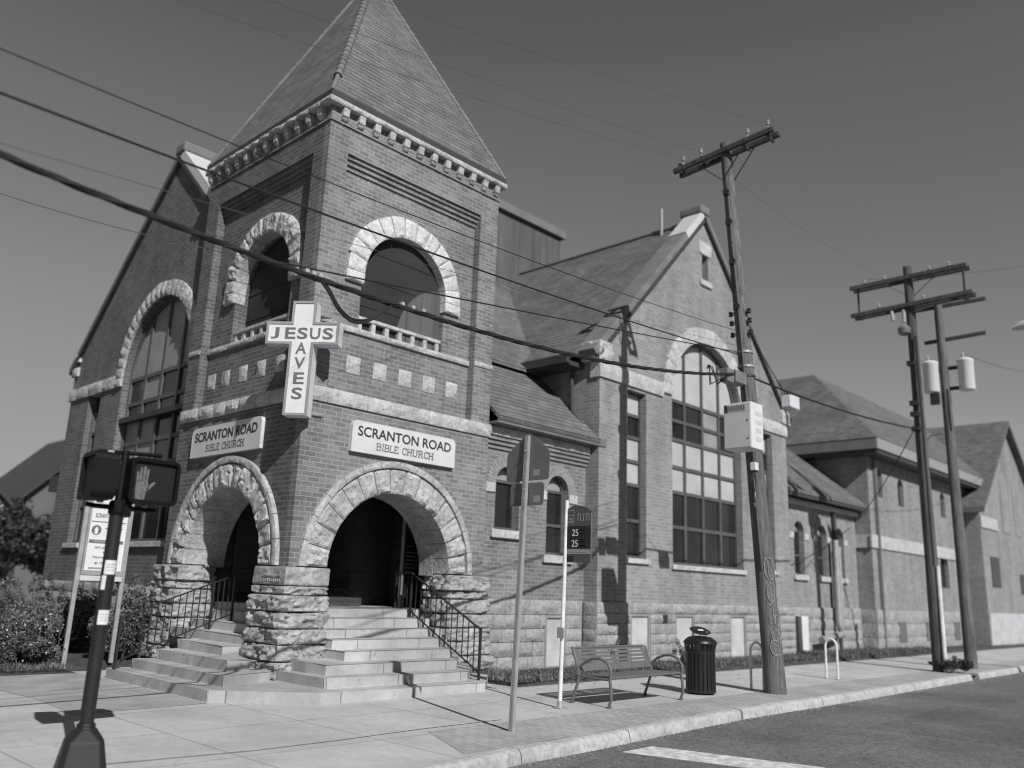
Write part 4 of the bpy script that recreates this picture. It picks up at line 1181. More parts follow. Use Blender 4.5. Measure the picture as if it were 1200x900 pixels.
t = thing('bus_stop_sign', 'bus stop flag with two route numbers on a white round post', 'bus stop', (9.8,8.25,0))
mb = MB(); mb.tube([(9.8,8.25,0),(9.86,8.25,2.93)], .03, 12); po = mb.build('post', m_post, t, True)
mb = MB(); mb.lathe((9.8,8.25,0), [(.035,.1),(.045,.02),(.09,.016),(.09,.004)], 16); mb.box(9.72,9.88,8.17,8.33,.004,.012); mb.build('base_flange', m_steel, po, True)
mb = MB(); mb.box(9.77,9.79,8.19,8.31,.95,1.1); mb.build('tag_plate', m_steel, po)
fb_ = lambda u, z, d: (9.845+d, 8.22-u, z)
mb = MB(); top = [(.0,2.79)]+[(.46*i/8, 2.79+.09*math.sin(PI*.5*(1-i/8)*1.0+.35)*1.0-.03) for i in range(9)]
mb.plate([[(0,2.02)]+[(.0,2.80),(.1,2.845),(.2,2.85),(.3,2.83),(.4,2.79),(.46,2.75)]+[(.46,2.02)]], fb_, .0, .006); flg = mb.build('flag_panel', m_bus1, t)
mb = MB(); mb.plate([rect(.0,.43,2.225,2.545)], fb_, -.003, -.0005); mb.build('route_panel', m_bus2, flg)
mb = MB(); mb.plate([rect(.0,.44,2.14,2.21)], fb_, -.003, -.0005); mb.plate([rect(.445,.457,2.03,2.74)], fb_, -.003, -.0005); mb.build('trim_strip', m_bus3, flg)
mb = MB(); mb.plate([rect(.0,.13,2.04,2.115)], fb_, -.003, -.0005); mb.build('trim_strip', m_bus2, flg)
for z in (2.36,2.43): pass
text('25', .14, (9.84,8.22-.155,2.40), (0,-1,0), (0,0,1), m_lgrey, flg, 'route_number', .115, .098, .003)
text('25', .14, (9.84,8.22-.150,2.245), (0,-1,0), (0,0,1), m_lgrey, flg, 'route_number', .115, .098, .003)
mb = MB()
# letters built as open rounded strokes, and the bus symbol
def strokes(L, w, e=-.002):
    for pl in L:
        for i in range(len(pl)-1):
            p, q = V(pl[i]), V(pl[i+1]); d = (q-p).normalized(); s = V((-d.y, d.x))*w/2
            E = d*w*.4
            mb.plate([[tuple(p-E+s), tuple(p-E-s), tuple(q+E-s), tuple(q+E+s)]], fb_, e-.001-.0002*i, e-.0002*i)
X = .2
strokes([[(X+.0,2.625),(X+.0,2.72),(X+.045,2.72),(X+.045,2.68),(X+.05,2.625)], [(X+.085,2.715),(X+.13,2.715)], [(X+.105,2.715),(X+.105,2.625),(X+.085,2.622)], [(X+.15,2.625),(X+.165,2.72),(X+.205,2.72),(X+.205,2.625)]], .014)
strokes([[(.02,2.78),(.11,2.78),(.125,2.76),(.125,2.62),(.11,2.60),(.02,2.60)], [(.02,2.70),(.12,2.70)], [(.03,2.66),(.09,2.66)], [(.03,2.64),(.1,2.64)], [(.03,2.62),(.11,2.62)], [(.1,2.60),(.1,2.575)]], .012)
for k, z in enumerate((2.50,2.478,2.44,2.42,2.345,2.323,2.30,2.265,2.245)):
    strokes([[(.235,z),(.235+(.11 if k % 3 else .07),z)]], .007)
strokes([[(.05,2.175),(.38,2.175)]], .018, -.0045)
mb.build('bus_symbols', m_bus3, flg)

# notice board
t = thing('notice_board', 'white notice board on two posts among the shrubs beside the side porch', 'notice board', (6.265,16.0,.1))
for k, (x, y) in enumerate(((5.87,16.0),(6.66,16.0))):
    mb = MB(); mb.box(x-.035,x+.035,y-.03,y+.03,.08,3.1); mb.build('post', m_steel, t, bevel=.006)
fn_ = lambda u, z, d: (6.265+u, 15.96+d, z)
mb = MB(); mb.fbox(fn_, -.33, .33, 1.62, 3.02, -.02, .03); bd = mb.build('board', m_lgrey, t, bevel=.006)
mb = MB(); mb.plate([rect(-.36,.36,1.58,3.06), rect(-.325,.325,1.66,3.02)[::-1]], fn_, -.045, .04); mb.build('frame', m_steel, t)
mb = MB(); mb.fbox(fn_, -.36, .36, 1.48, 1.575, -.03, .03); mb.build('bottom_rail', m_mgrey, t)
T = lambda s, z, w, h, m=m_ink: text(s, .1, (6.265, 15.934, z), (1,0,0), (0,0,1), m, bd, 'lettering', w, h, .003)
T('SCRANTON ROAD', 2.58, .5, .075); T('Join us Sunday', 2.03, .38, .055); T('for', 1.95, .07, .045); T('Morning Service', 1.86, .4, .05); T('at 10:45am', 1.77, .3, .045)
mb = MB(); mb.fbox(fn_, -.3, .3, 2.5, 2.515, -.024, -.021); mb.fbox(fn_, -.3, .3, 2.13, 2.19, -.024, -.021); mb.build('rule_line', m_inkg, bd)
mb = MB(); mb.plate([[(-.2+.085*math.cos(2*PI*i/24), 2.36+.085*math.sin(2*PI*i/24)) for i in range(24)]], fn_, -.024, -.021); mb.build('emblem', m_inkg, bd)
mb = MB(); mb.plate([[(-.225,2.29),(-.235,2.37),(-.2,2.42),(-.165,2.37),(-.18,2.29)]], fn_, -.027, -.0243); mb.build('emblem', m_lgrey, bd)
mb = MB()
for z, u0, u1 in ((2.40,-.05,.25),(2.34,.0,.2),(2.16,-.22,.22),(1.70,-.25,.25)): mb.fbox(fn_, u0, u1, z-.012, z+.012, -.0275, -.0245)
mb.build('small_print', m_gpane, bd)

# ------------------------------------------------------------------ church name boards
def slab_text(parent, f, u0, width, z0, h, m, word):
    """slab-serif capitals drawn as strokes"""
    G_ = {'B': ([[(0,0),(0,1)],[(0,1),(.38,1),(.5,.9),(.5,.62),(.38,.53),(0,.53)],[(.38,.53),(.54,.42),(.54,.12),(.42,0),(0,0)]], [(-.1,.1,0),(-.1,.1,1)], .68),
          'I': ([[(.1,0),(.1,1)]], [(-.06,.26,0),(-.06,.26,1)], .32),
          'L': ([[(0,0),(0,1)],[(0,0),(.46,0),(.46,.2)]], [(-.12,.2,1),(-.12,.1,0)], .6),
          'E': ([[(0,0),(0,1)],[(0,0),(.5,0),(.5,.2)],[(0,1),(.48,1),(.48,.82)],[(0,.52),(.34,.52)]], [(-.12,.05,1),(-.12,.05,0)], .64),
          'C': ([[(.56,.78),(.5,.93),(.32,1),(.14,.92),(.02,.7),(.02,.3),(.14,.08),(.32,0),(.5,.08),(.58,.22)],[(.56,.72),(.56,1)]], [], .72),
          'H': ([[(0,0),(0,1)],[(.54,0),(.54,1)],[(0,.52),(.54,.52)]], [(-.12,.14,0),(-.12,.14,1),(.4,.68,0),(.4,.68,1)], .78),
          'U': ([[(0,1),(0,.3),(.1,.06),(.28,0),(.46,.06),(.56,.3),(.56,1)]], [(-.12,.14,1),(.42,.68,1)], .8),
          'R': ([[(0,0),(0,1)],[(0,1),(.4,1),(.52,.9),(.52,.62),(.4,.5),(0,.5)],[(.3,.5),(.56,0),(.64,0)]], [(-.12,.14,0),(-.12,.1,1)], .76), ' ': ([], [], .34)}
    tot = sum(G_[c][2] for c in word)+.1*(len(word)-1); s = width/tot
    mb = MB(); x = u0; k = 0
    for c in word:
        st, se, w = G_[c]
        L = [(pl, .13) for pl in st]+[([(a, z), (b, z)], .09) for a, b, z in se]
        for pl, wd in L:
            for i in range(len(pl)-1):
                p = V((x+.12*s+pl[i][0]*s, z0+pl[i][1]*h)); q = V((x+.12*s+pl[i+1][0]*s, z0+pl[i+1][1]*h)); d = (q-p).normalized(); n = V((-d.y,d.x))*wd*s*.5; E = d*wd*s*.3
                k += 1
                mb.plate([[tuple(p-E+n),tuple(p-E-n),tuple(q+E-n),tuple(q+E+n)]], f, -.0865-.00006*k, -.08)
        x += (w+.1)*s
    mb.build('lettering', m, parent)
def name_board(f, u0, u1, z0, z1, xd, label, loc):
    t = thing('name_board', label, 'sign', loc)
    r = .1
    arc = lambda cx, cz, a0: [(cx+r*math.cos(a0+PI/2*i/6), cz+r*math.sin(a0+PI/2*i/6)) for i in range(7)]
    pts = [(u0,z0),(u1,z0)]+arc(u1-r, z1-r, 0)+arc(u0+r, z1-r, PI/2)
    mb = MB(); mb.plate([pts], f, -.085, -.006); mb.build('board', m_sgn, t, bevel=.006)
    return t
R_ = name_board(FR, .95, 3.34, 3.80, 4.34, (1,0,0), 'pale church name board with dark capitals over the street side porch', (X0+2.1,Y0,4.0))
text('SCRANTON ROAD', .2, (X0+2.15, Y0-.088, 4.08), (1,0,0), (0,0,1), m_ink, R_, 'lettering', 2.16, .175, .006, bold=.003)
slab_text(R_, FR, 1.48, 1.32, 3.885, .115, m_inkg, 'BIBLE CHURCH')
FLm = lambda u, z, d: (X0+d, Y0-u, z)
L_ = name_board(FL, 1.12, 3.62, 3.80, 4.36, (0,-1,0), 'pale church name board half in shadow over the side porch', (X0,Y0+2.3,4.0))
text('SCRANTON ROAD', .2, (X0-.088, Y0+2.37, 4.09), (0,-1,0), (0,0,1), m_ink, L_, 'lettering', 2.26, .18, .006, bold=.003)
slab_text(L_, FLm, -3.05, 1.4, 3.89, .115, m_inkg, 'BIBLE CHURCH')

# cross sign on the corner
ce = V((.64,-.768,0)); cn = V((-.768,-.64,0)); cc = V((7.30,11.84,0)); KC = 1.034; ZC = lambda z: 1.6+(z-1.6)*KC
fc = lambda u, z, d: tuple(cc + ce*u*KC - cn*d + V((0,0,ZC(z))))
t = thing('cross_sign', 'white lightbox cross bearing grey capitals hung on the tower corner', 'cross', (7.30,11.84,5.0))
CR = lambda g: [(-.19+g,4.11+g),(.19-g,4.11+g),(.19-g,5.26+g),(.585-g,5.26+g),(.585-g,5.62-g),(.19-g,5.62-g),(.19-g,5.97-g),(-.19+g,5.97-g),(-.19+g,5.62-g),(-.585+g,5.62-g),(-.585+g,5.26+g),(-.19+g,5.26+g)]
mb = MB(); mb.plate([CR(0)], fc, 0, .24); cb = mb.build('box', m_lgrey, t)
mb = MB(); mb.plate([CR(-.004), CR(.035)[::-1]], fc, -.014, -.001); mb.plate([CR(-.004), CR(.03)[::-1]], fc, .241, .254); mb.build('trim', m_gpane, t)
for i, ch in enumerate('JESUS'):
    text(ch, .25, tuple(cc+ce*((i-2)*.212)+cn*.004+V((0,0,ZC(5.345)))), ce, (0,0,1), m_inkg, t, 'letter', .172 if ch != 'J' else .135, .192, .006, bold=.004)
for i, ch in enumerate('AVES'):
    text(ch, .25, tuple(cc+cn*.004+V((0,0,ZC(5.345-.245*(i+1))))), ce, (0,0,1), m_inkg, t, 'letter', .177, .192, .006, bold=.004)
for z, u in ((5.85,.1),(4.2,.0)):
    for q in ((X0+.34, Y0+.04), (X0+.04, Y0+.34)):
        mb = MB(); mb.tube([V(fc(u, z, .22)), (q[0], q[1]-.06 if q[0] > X0+.1 else q[1], ZC(z)+.02), (q[0]+.1, q[1], ZC(z)+.02)], .028, 8); mb.build('bracket', m_steel, t, True)

# ------------------------------------------------------------------ pedestrian signal
t = thing('pedestrian_signal', 'black pedestrian signal with raised hand on a stickered pole at the kerb corner', 'pedestrian signal', (3.12,7.8,0))
gx, gy = 3.12, 7.8
mb = MB(); mb.tube([(gx,gy,.2),(gx,gy,2.22)], .058, 16); pl = mb.build('pole', m_sigpole, t, True)
mb = MB()
def ngon(r, z, c=.14):      # square with cut corners, turned a little
    o = []
    for i in range(4):
        for e in (-c, c):
            a = math.radians(-62+90*i)+e*1.1; o.append((gx+r*math.cos(a), gy+r*math.sin(a), z))
    return o
rings = [ngon(.245,.0), ngon(.188,.235), ngon(.182,.255), ngon(.095,.335,.39), ngon(.078,.345,.39), ngon(.078,.38,.39)]
vs = [p for r in rings for p in r]; fs = [(i*8+j, i*8+(j+1)%8, (i+1)*8+(j+1)%8, (i+1)*8+j) for i in range(5) for j in range(8)]; fs.append(tuple(40+j for j in range(8)))
mb.idx(vs, fs); mb.build('base', m_sigpole, t, bevel=.008)
mb = MB(); mb.lathe((gx,gy,0), [(.07,2.12),(.075,2.14),(.075,2.22),(.06,2.24)], 16); mb.box(gx+.01,gx+.1,gy-.06,gy+.06,2.1,2.26); mb.build('collar', m_signal, t)
mb = MB(); mb.tube([(gx-.27,gy+.02,2.19),(gx-.2,gy+.02,2.18),(gx+.35,gy+.02,2.18)], .022, 8); mb.tube([(gx-.22,gy+.03,2.66),(gx+.35,gy+.03,2.69)], .02, 8); mb.tube([(gx,gy,2.2),(gx+.01,gy+.02,2.69)], .035, 10)
mb.build('bracket_arm', m_signal, t, True)
def head(cx, cy, rot, name, hand):
    xd = V((math.cos(rot), math.sin(rot), 0)); nd = V((xd.y, -xd.x, 0))     # nd: the way it faces
    f = lambda u, z, d: tuple(V((cx,cy,2.43))+xd*u-nd*d+V((0,0,z)))
    w, h, r = .235, .205, .06
    def rr(w, h, r): return [(sx_*(w-r)+r*math.cos(a0+PI/2*i/5), sz*(h-r)+r*math.sin(a0+PI/2*i/5)) for (sx_, sz, a0) in ((1,1,0),(-1,1,PI/2),(-1,-1,PI),(1,-1,3*PI/2)) for i in range(6)]
    mb = MB(); mb.plate([rr(w,h,r), rr(w-.035,h-.035,.03)[::-1]], f, -.065, .02); mb.plate([rr(w-.004,h-.004,r)], f, .021, .13); mb.plate([rr(w-.04,h-.04,r)], f, .131, .16)
    o = mb.build('signal_head', m_signal, t, bevel=.008)
    mb = MB(); mb.plate([rr(w-.036,h-.036,.03)], f, -.035, .0); mb.build('visor', m_visor, o)
    mb = MB()
    for (u, z) in ((-.15,h+.008),(.12,h+.008),(0,-h-.008)): mb.tube([f(u,z,.05), f(u,z,.1)], .012, 8)
    mb.build('latch', m_steel, o)
    if hand:
        mb = MB(); k = .32; ox, oz = -.10, -.015
        def H(p): return (ox+p[0]*k, oz+p[1]*k)
        palm = [(-.17,-.48),(-.2,-.2),(-.2,.02),(.14,.02),(.16,-.08),(.12,-.28),(.08,-.48)]
        mb.plate([[H(p) for p in palm]], f, -.0375, -.0355)
        for (x, y0, y1, lean_) in ((-.165,.03,.30,-.01),(-.08,.03,.43,.0),(.01,.03,.47,.01),(.095,.03,.40,.02)):
            mb.plate([[H((x-.035,y0)),H((x+.035,y0)),H((x+lean_+.032,y1-.03)),H((x+lean_,y1)),H((x+lean_-.032,y1-.03))]], f, -.0375, -.0355)
        mb.plate([[H((.165,-.09)),H((.185,-.16)),H((.135,-.26)),H((.36,.0)),H((.35,.05)),H((.3,.04))]], f, -.0375, -.0355)
        mb.build('hand_symbol', m_led, o)
    return o
head(gx+.25, gy-.05, .08, 'a', True)
head(gx-.245, gy-.02, -PI/2-.12, 'b', False)
for z, a0, w in ((1.60,.0,.05),(1.18,.08,.05),(1.47,-.75,.02)):
    mb = MB(); pts = []
    for s in (0, 1):
        for i in range(7):
            a = -PI*.55+a0+(i/6-.5)*w*2/.058*1.0
            pts.append((gx+.0592*math.cos(a), gy+.0592*math.sin(a), z+s*.12))
    mb.idx(pts, [(i, i+1, 8+i, 7+i) for i in range(6)]); st = mb.build('sticker', m_stick, pl)
    if w > .03:
        mb = MB()
        for q in range(3):
            pts = []
            for s in (0, 1):
                for i in range(4):
                    a = -PI*.55+a0+(i/3-.5)*w*1.2/.058
                    pts.append((gx+.0596*math.cos(a), gy+.0596*math.sin(a), z+.03+q*.025+s*.009))
            mb.idx(pts, [(i, i+1, 5+i, 4+i) for i in range(3)])
        mb.build('sticker_print', m_gpane, st)

# ------------------------------------------------------------------ utility poles
def pole_mesh(mb, a, b, r0, r1, n=18, k=16, sd=0):
    a = V(a); b = V(b); vs = []; fs = []
    for i in range(k+1):
        p = a.lerp(b, i/k); r = r0+(r1-r0)*i/k
        for j in range(n):
            q = 2*PI*j/n; d = V((math.cos(q), math.sin(q), 0))
            w = 1+.05*noise.noise(V((d.x*1.5, d.y*1.5, i*.4+sd)))
            vs.append(p+d*r*w)
    for i in range(k):
        for j in range(n): fs.append((i*n+j, i*n+(j+1)%n, (i+1)*n+(j+1)%n, (i+1)*n+j))
    fs.append(tuple(k*n+j for j in range(n))); mb.idx(vs, fs)
def arm_(t, c, half, dy, sep=.13, tilt=0, name='crossarm', mat=None, h=.11):
    for s in ((-1, 1) if sep else (1,)):
        mb = MB(); mb.bar((c[0]+s*sep, c[1]-half, c[2]+tilt), (c[0]+s*sep, c[1]+half, c[2]-tilt), .09, h); mb.build(name, mat or m_arm, t, bevel=.008)
PA0, PA1 = V((14.75,7.46,-.1)), V((15.1,8.4,11.15))
PA = lambda z: PA0.lerp(PA1, (z+.1)/11.25)
t = thing('utility_pole', 'leaning timber utility pole with graffiti and a single crossarm, nearest the bench', 'utility pole', (14.75,7.46,0))
mb = MB(); pole_mesh(mb, PA0, PA1, .185, .115); pm = mb.build('pole', m_pole, t, True, 60)
arm_(t, (15.1,8.42,10.93), 1.2, 0, .13, .09)
mb = MB()
for s in (-1, 1): mb.bar((15.1+s*.17,8.4,10.25),(15.1+s*.17,8.42+.65,10.86),.03,.01); mb.bar((15.1-s*.17,8.36,10.25),(15.1-s*.17,8.42-.6,10.93),.03,.01)
for y in (-1.05,1.05,-.5,.5): mb.box(14.95,15.25,8.42+y-.02,8.42+y+.02,10.87,10.99)
mb.build('arm_brace', m_dark, t)
for y in (-1.08,-.62,.5,.95): 
    mb = MB(); z = 10.99-.075*y*.0-.075*(y/1.2); mb.tube([(14.97,8.42+y,z),(14.97,8.42+y,z+.09)], .012, 6); mb.lathe((14.97,8.42+y,z+.08), [(.02,0),(.045,.03),(.03,.06),(.045,.09),(.02,.12)], 10); mb.build('insulator', m_ins, t, True)
for z in (8.3,9.2,9.9,7.3):
    mb = MB(); p = PA(z); mb.box(p.x-.2,p.x-.12,p.y-.06,p.y+.06,z-.06,z+.06); mb.tube([p+V((-.16,-.03,.0)), p+V((-.22,-.1,.02))], .012, 6); mb.build('bolt_bracket', m_dark, t)
for z in (6.75,7.0,7.2):
    mb = MB(); p = PA(z)
    mb.bar(p+V((-.05,-.19,0)), p+V((-.05,.22,0)), .03, .05)
    mb.build('clevis_bracket', m_steel, t)
    for s in (-1, 1):
        mb = MB(); mb.lathe(p+V((-.05,s*.2,-.05)), [(.03,0),(.05,.02),(.03,.05),(.05,.08),(.03,.1)], 10); mb.build('insulator', m_dark, t, True)
for z in (6.35,6.05,5.85):
    mb = MB(); p = PA(z); mb.lathe(p, [(.158,-.025),(.168,-.02),(.168,.02),(.158,.025)], 20); mb.build('pole_band', m_steel if z != 5.85 else m_dark, t, True)
mb = MB(); p = PA(5.75); mb.box(p.x-.62,p.x-.2,p.y-.1,p.y+.12,5.62,5.86); mb.box(p.x-.9,p.x-.66,p.y-.08,p.y+.1,5.58,5.84); mb.tube([(p.x-.6,p.y,5.7),(p.x-.1,p.y,5.72)], .03, 8); mb.build('splice_case', m_gut, t, bevel=.015)
mb = MB()
for k in range(4):
    a = random.uniform(.1,.3); q = p+V((-.75,0,-.02)); mb.tube([q, q+V((-.15-a,.05*k,-.25)), q+V((-.4-a,.0,.05)), q+V((-.7-a*.5,-.05,-.02*k))], .01, 6)
mb.build('cable_loop', m_cable, t, True)
mb = MB(); 
for i in range(7): mb.tube([PA(9.8-1.1*i)+V((-.155-.004*i,-.04,0)), PA(8.72-1.1*i)+V((-.16-.004*i,-.04,0))], .018, 6)
mb.build('ground_wire', m_wire, t)
# graffiti scrawl painted up the shaft
mb = MB()
def pt(s, z):
    p = PA(z); r = .188-.07*(z/11.25)+.004; a = -PI*.70+s/r
    return V((p.x+r*1.03*math.cos(a), p.y+r*1.03*math.sin(a), z))
def scr(L):
    for pl in L: mb.tube([pt(s, z) for s, z in pl], .006, 5)
def circ(cs, cz, rs, rz, a0=0, a1=6.28, n=12): return [(cs+rs*math.cos(a0+(a1-a0)*i/n), cz+rs*0+rz*math.sin(a0+(a1-a0)*i/n)) for i in range(n+1)]
scr([circ(.0,2.15,.09,.2,.5,5.6), [(-.02,2.3),(-.02,2.0),(.07,1.94)], [(-.08,2.33),(.1,2.33),(.08,2.24)], circ(.0,1.72,.08,.16,.9,4.9), [(.06,1.85),(.03,1.6),(-.06,1.5)], [(-.08,1.42),(.1,1.42)], [(.0,1.42),(-.01,1.18),(-.06,1.18)],
     circ(.06,1.24,.05,.1), circ(.0,.98,.06,.09,.2,6.1), [(.05,1.1),(.09,.95),(.07,.82)], circ(-.03,.78,.08,.13,.4,5.2), [(-.03,.66),(.08,.66)], [(-.02,.82),(.06,.80),(.03,.74),(.08,.7)], [(-.02,.6),(-.03,.5)], [(.05,.6),(.05,.5)],
     [(.11,2.25),(.13,1.9)], [(.1,1.78),(.12,1.55),(.08,1.45)]])
mb.build('graffiti', m_graf, t)
# hanging strap with hook below the cabinet
mb = MB(); p = PA(3.95)+V((-.2,-.08,0)); mb.box(p.x-.05,p.x+.08,p.y-.05,p.y+.06,3.95,4.1); mb.build('strap_bracket', m_lgrey, t, bevel=.01)
mb = MB()
for k in range(3): mb.tube([p+V((0,0,-.02)), p+V((-.07-.02*k,.03*k,-.22)), p+V((-.02,.0,-.42)), p+V((.05,.03*k,-.2)), p+V((.01,0,0))], .012, 6)
mb.build('coiled_cable', m_cable, t, True)
mb = MB(); mb.tube([p+V((0,0,-.4)), p+V((0,0,-.52)), p+V((.03,0,-.62)), p+V((0,0,-.68)), p+V((-.04,0,-.62))], .014, 6); mb.build('hook', m_steel, t, True)

# cabinet fixed to the pole
t = thing('equipment_cabinet', 'pale grey metal equipment cabinet with vents strapped high on the leaning pole', 'cabinet', (14.4,7.8,4.3))
mb = MB(); mb.box(14.2,14.65,7.5,8.07,4.3,5.17); mb.build('cabinet_body', m_lgrey, t, bevel=.012)
mb = MB(); mb.box(14.186,14.199,7.52,8.05,4.32,4.98); mb.build('door', m_mgrey, t, bevel=.004)
mb = MB(); mb.box(14.188,14.199,7.52,8.05,4.99,5.15); vt = mb.build('vent_panel', m_mgrey, t, bevel=.004)
for i in range(7):
    mb = MB(); y = 7.62+i*.052; mb.box(14.182,14.1875,y,y+.03,5.02,5.12); mb.build('vent_slot', m_inkg, vt)
mb = MB(); mb.box(14.18,14.1875,7.98,8.04,5.0,5.14); mb.build('label_plate', m_ink, vt)
mb = MB()
for z in (4.48,4.82): mb.tube([(14.178,7.57,z),(14.19,7.57,z)], .016, 8)
mb.build('lock', m_dark, t)
mb = MB()
for i in range(4): mb.box(14.36,14.58,7.4955,7.4992,4.45+.16*i,4.53+.16*i)
mb.build('louvre', m_mgrey, t)
mb = MB(); mb.box(14.651,14.8,7.7,7.86,4.4,5.0); mb.build('mount_bracket', m_steel, t)

# the two farther poles
t = thing('utility_pole', 'dark timber pole with double crossarms, left of the two poles near the drain', 'utility pole', (23.8,7.6,0))
mb = MB(); pole_mesh(mb, (23.85,7.62,-.1), (23.6,7.6,10.75), .17, .115, sd=5); mb.build('pole', m_poled, t, True, 60)
arm_(t, (23.62,7.62,10.42), 1.55, 0, .14, .0, h=.12); arm_(t, (23.62,7.58,9.62), 1.6, 0, .14, .03, h=.12)
for y in (9.0, 6.2):
    mb = MB(); mb.tube([(23.62,y,9.6),(23.62,y,10.45)], .03, 8); mb.box(23.45,23.8,y-.05,y+.05,9.52,9.6); mb.build('arm_tie', m_dark, t)
mb = MB(); mb.bar((23.78,7.6,9.9),(23.78,8.25,10.4),.03,.01); mb.bar((23.78,7.6,9.9),(23.78,6.95,10.4),.03,.01); mb.build('arm_brace', m_dark, t)
for y, z in ((8.75,10.48),(8.2,10.48),(7.0,10.48),(6.5,10.48),(8.4,9.68),(7.2,9.68)):
    mb = MB(); mb.lathe((23.5,y,z), [(.02,0),(.05,.03),(.03,.06),(.05,.09),(.02,.13)], 10); mb.build('insulator', m_ins, t, True)
mb = MB(); mb.tube([(23.5,7.75,9.5),(23.5,7.75,9.15)], .05, 8); mb.tube([(23.45,8.05,9.5),(23.4,8.0,9.2)], .045, 8); mb.build('fuse_cutout', m_ins, t, True)
mb = MB(); mb.lathe((23.45,7.75,8.75), [(.05,0),(.15,.06),(.17,.2),(.1,.28)], 14); mb.build('pole_head_fitting', m_gut, t, True)
mb = MB(); mb.tube([(23.72,7.44,.0),(23.7,7.44,2.6)], .05, 8); mb.build('conduit', m_post, t, True)
mb = MB(); mb.tube([(23.55,7.48,2.6),(23.48,7.48,8.7)], .03, 6); mb.build('riser_cable', m_dark, t, True)
for z in (6.1,6.5,6.8,7.9):
    mb = MB(); mb.box(23.42,23.6,7.55,7.75,z,z+.12); mb.build('bolt_bracket', m_dark, t)
t = thing('utility_pole', 'paler timber pole carrying two transformer cans, right of the two poles near the drain', 'utility pole', (26.0,7.5,0))
mb = MB(); pole_mesh(mb, (26.0,7.5,-.1), (25.6,7.48,10.4), .165, .105, sd=9); mb.build('pole', m_pole, t, True, 60)
arm_(t, (25.75,7.22,10.15), .98, 0, 0, .0, h=.1); arm_(t, (25.78,7.15,9.14), .82, 0, 0, .02, h=.1)
for y in (7.80, 6.92):
    mb = MB(); c = (25.55 if y > 7.5 else 25.75, y, 7.55)
    mb.lathe(c, [(.0,0),(.19,.01),(.21,.04),(.21,.82),(.225,.84),(.225,.88),(.16,.93),(.0,.95)], 22); tc = mb.build('transformer_can', m_lgrey, t, True)
    mb = MB(); mb.lathe((c[0],c[1]+.05,8.48), [(.03,0),(.05,.04),(.03,.08),(.05,.12),(.02,.18)], 10); mb.build('bushing', m_ins, tc, True)
mb = MB(); mb.bar((25.68,7.5,8.25),(25.75,6.95,8.25),.06,.1); mb.bar((25.68,7.5,7.65),(25.75,6.95,7.65),.06,.1); mb.bar((25.68,7.5,8.2),(25.55,7.72,8.2),.06,.1); mb.box(25.48,25.6,7.62,7.85,7.2,7.52); mb.build('can_bracket', m_dark, t)
mb = MB(); mb.tube([(25.55,7.38,6.4),(25.5,7.38,7.6)], .03, 6); mb.tube([(25.6,7.62,6.35),(25.45,7.9,6.3),(25.2,8.0,6.05),(24.2,7.7,5.9)], .014, 6); mb.build('drop_lead', m_cable, t, True)

# street lamp on a pole across the road, its head reaching into the view
t = thing('street_lamp', 'cobra head street lamp at the right hand edge of the photo', 'street lamp', (26.5,1.5,-.13))
mb = MB(); mb.tube([(26.5,1.5,-.13),(26.5,1.5,9.3)], [.12,.08], 12); mb.build('pole', m_steel, t, True)
mb = MB(); mb.tube([(26.5,1.5,8.9),(26.4,2.6,9.35),(26.2,4.9,9.35)], .04, 8); mb.build('arm', m_steel, t, True)
mb = MB(); mb.tube([(26.2,4.8,9.33),(26.18,5.1,9.34),(26.15,5.5,9.3),(26.13,5.75,9.24)], [.06,.12,.13,.05], 10); mb.build('lamp_head', m_mgrey, t, True)

# ------------------------------------------------------------------ overhead lines
def cable(label, P, Q, sag, r, t1=1.6, n=60, lash=0, mat=None, t0=0.0, cat='cable', group=None):
    P = V(P); Q = V(Q)
    f = lambda t: P+(Q-P)*t-V((0,0,4*sag*t*(1-t)))
    pts = [f(t0+(t1-t0)*i/n) for i in range(n+1)]
    mb = MB(); mb.tube(pts, r, 8)
    if not lash:
        return tag(mb.build('overhead_cable', mat or m_cable, smooth=True, origin=P), label, cat, group)
    t = thing('overhead_cable', label, cat, P, group)
    mb.build('messenger_cable', m_cable, t, True)
    N = n*22; mb = MB(); L = (pts[-1]-pts[0]).length
    for k, (rr, ph) in enumerate(((r*.7, 0), (r*.5, 2.1), (r*.6, 4.2))):
        sp = []
        for i in range(N+1):
            u = t0+(t1-t0)*i/N; c = f(u); a = L*(i/N)*2*PI/1.1+ph
            sp.append(c+V((0, math.cos(a), math.sin(a)))*r*.75)
        mb.tube(sp, rr*.75, 6)
    mb.build('lashed_strand', m_cable, t, True)
    return t
W1 = cable('thick lashed cable bundle sagging across the tower to the leaning pole', (14.85,7.95,5.9), (1.4,6.35,4.4), .46, .026, 1.45, 70, 1)
P1 = lambda t: V((14.85,7.95,5.9)).lerp(V((1.4,6.35,4.4)), t)-V((0,0,4*.46*t*(1-t)))
tl = [P1(.788), P1(.780)+V((0,-.02,-.10)), P1(.770)+V((0,-.02,-.24)), P1(.757)+V((0,-.02,-.32)), P1(.742)+V((0,-.02,-.28)), P1(.728)+V((0,-.02,-.14)), P1(.715)]
mb = MB()
def smooth_path(p, n=6):
    o = []
    for i in range(len(p)-1):
        a = p[max(0,i-1)]; b = p[i]; c = p[i+1]; d = p[min(len(p)-1,i+2)]
        for k in range(n):
            t_ = k/n; o.append(.5*((2*b)+(c-a)*t_+(2*a-5*b+4*c-d)*t_*t_+(3*b-a-3*c+d)*t_**3))
    return o+[p[-1]]
mb.tube(smooth_path(tl), .014, 8); mb.tube([p+V((.02,.02,.035)) for p in smooth_path(tl)], .012, 8); mb.build('slack_loop', m_cable, W1, True)
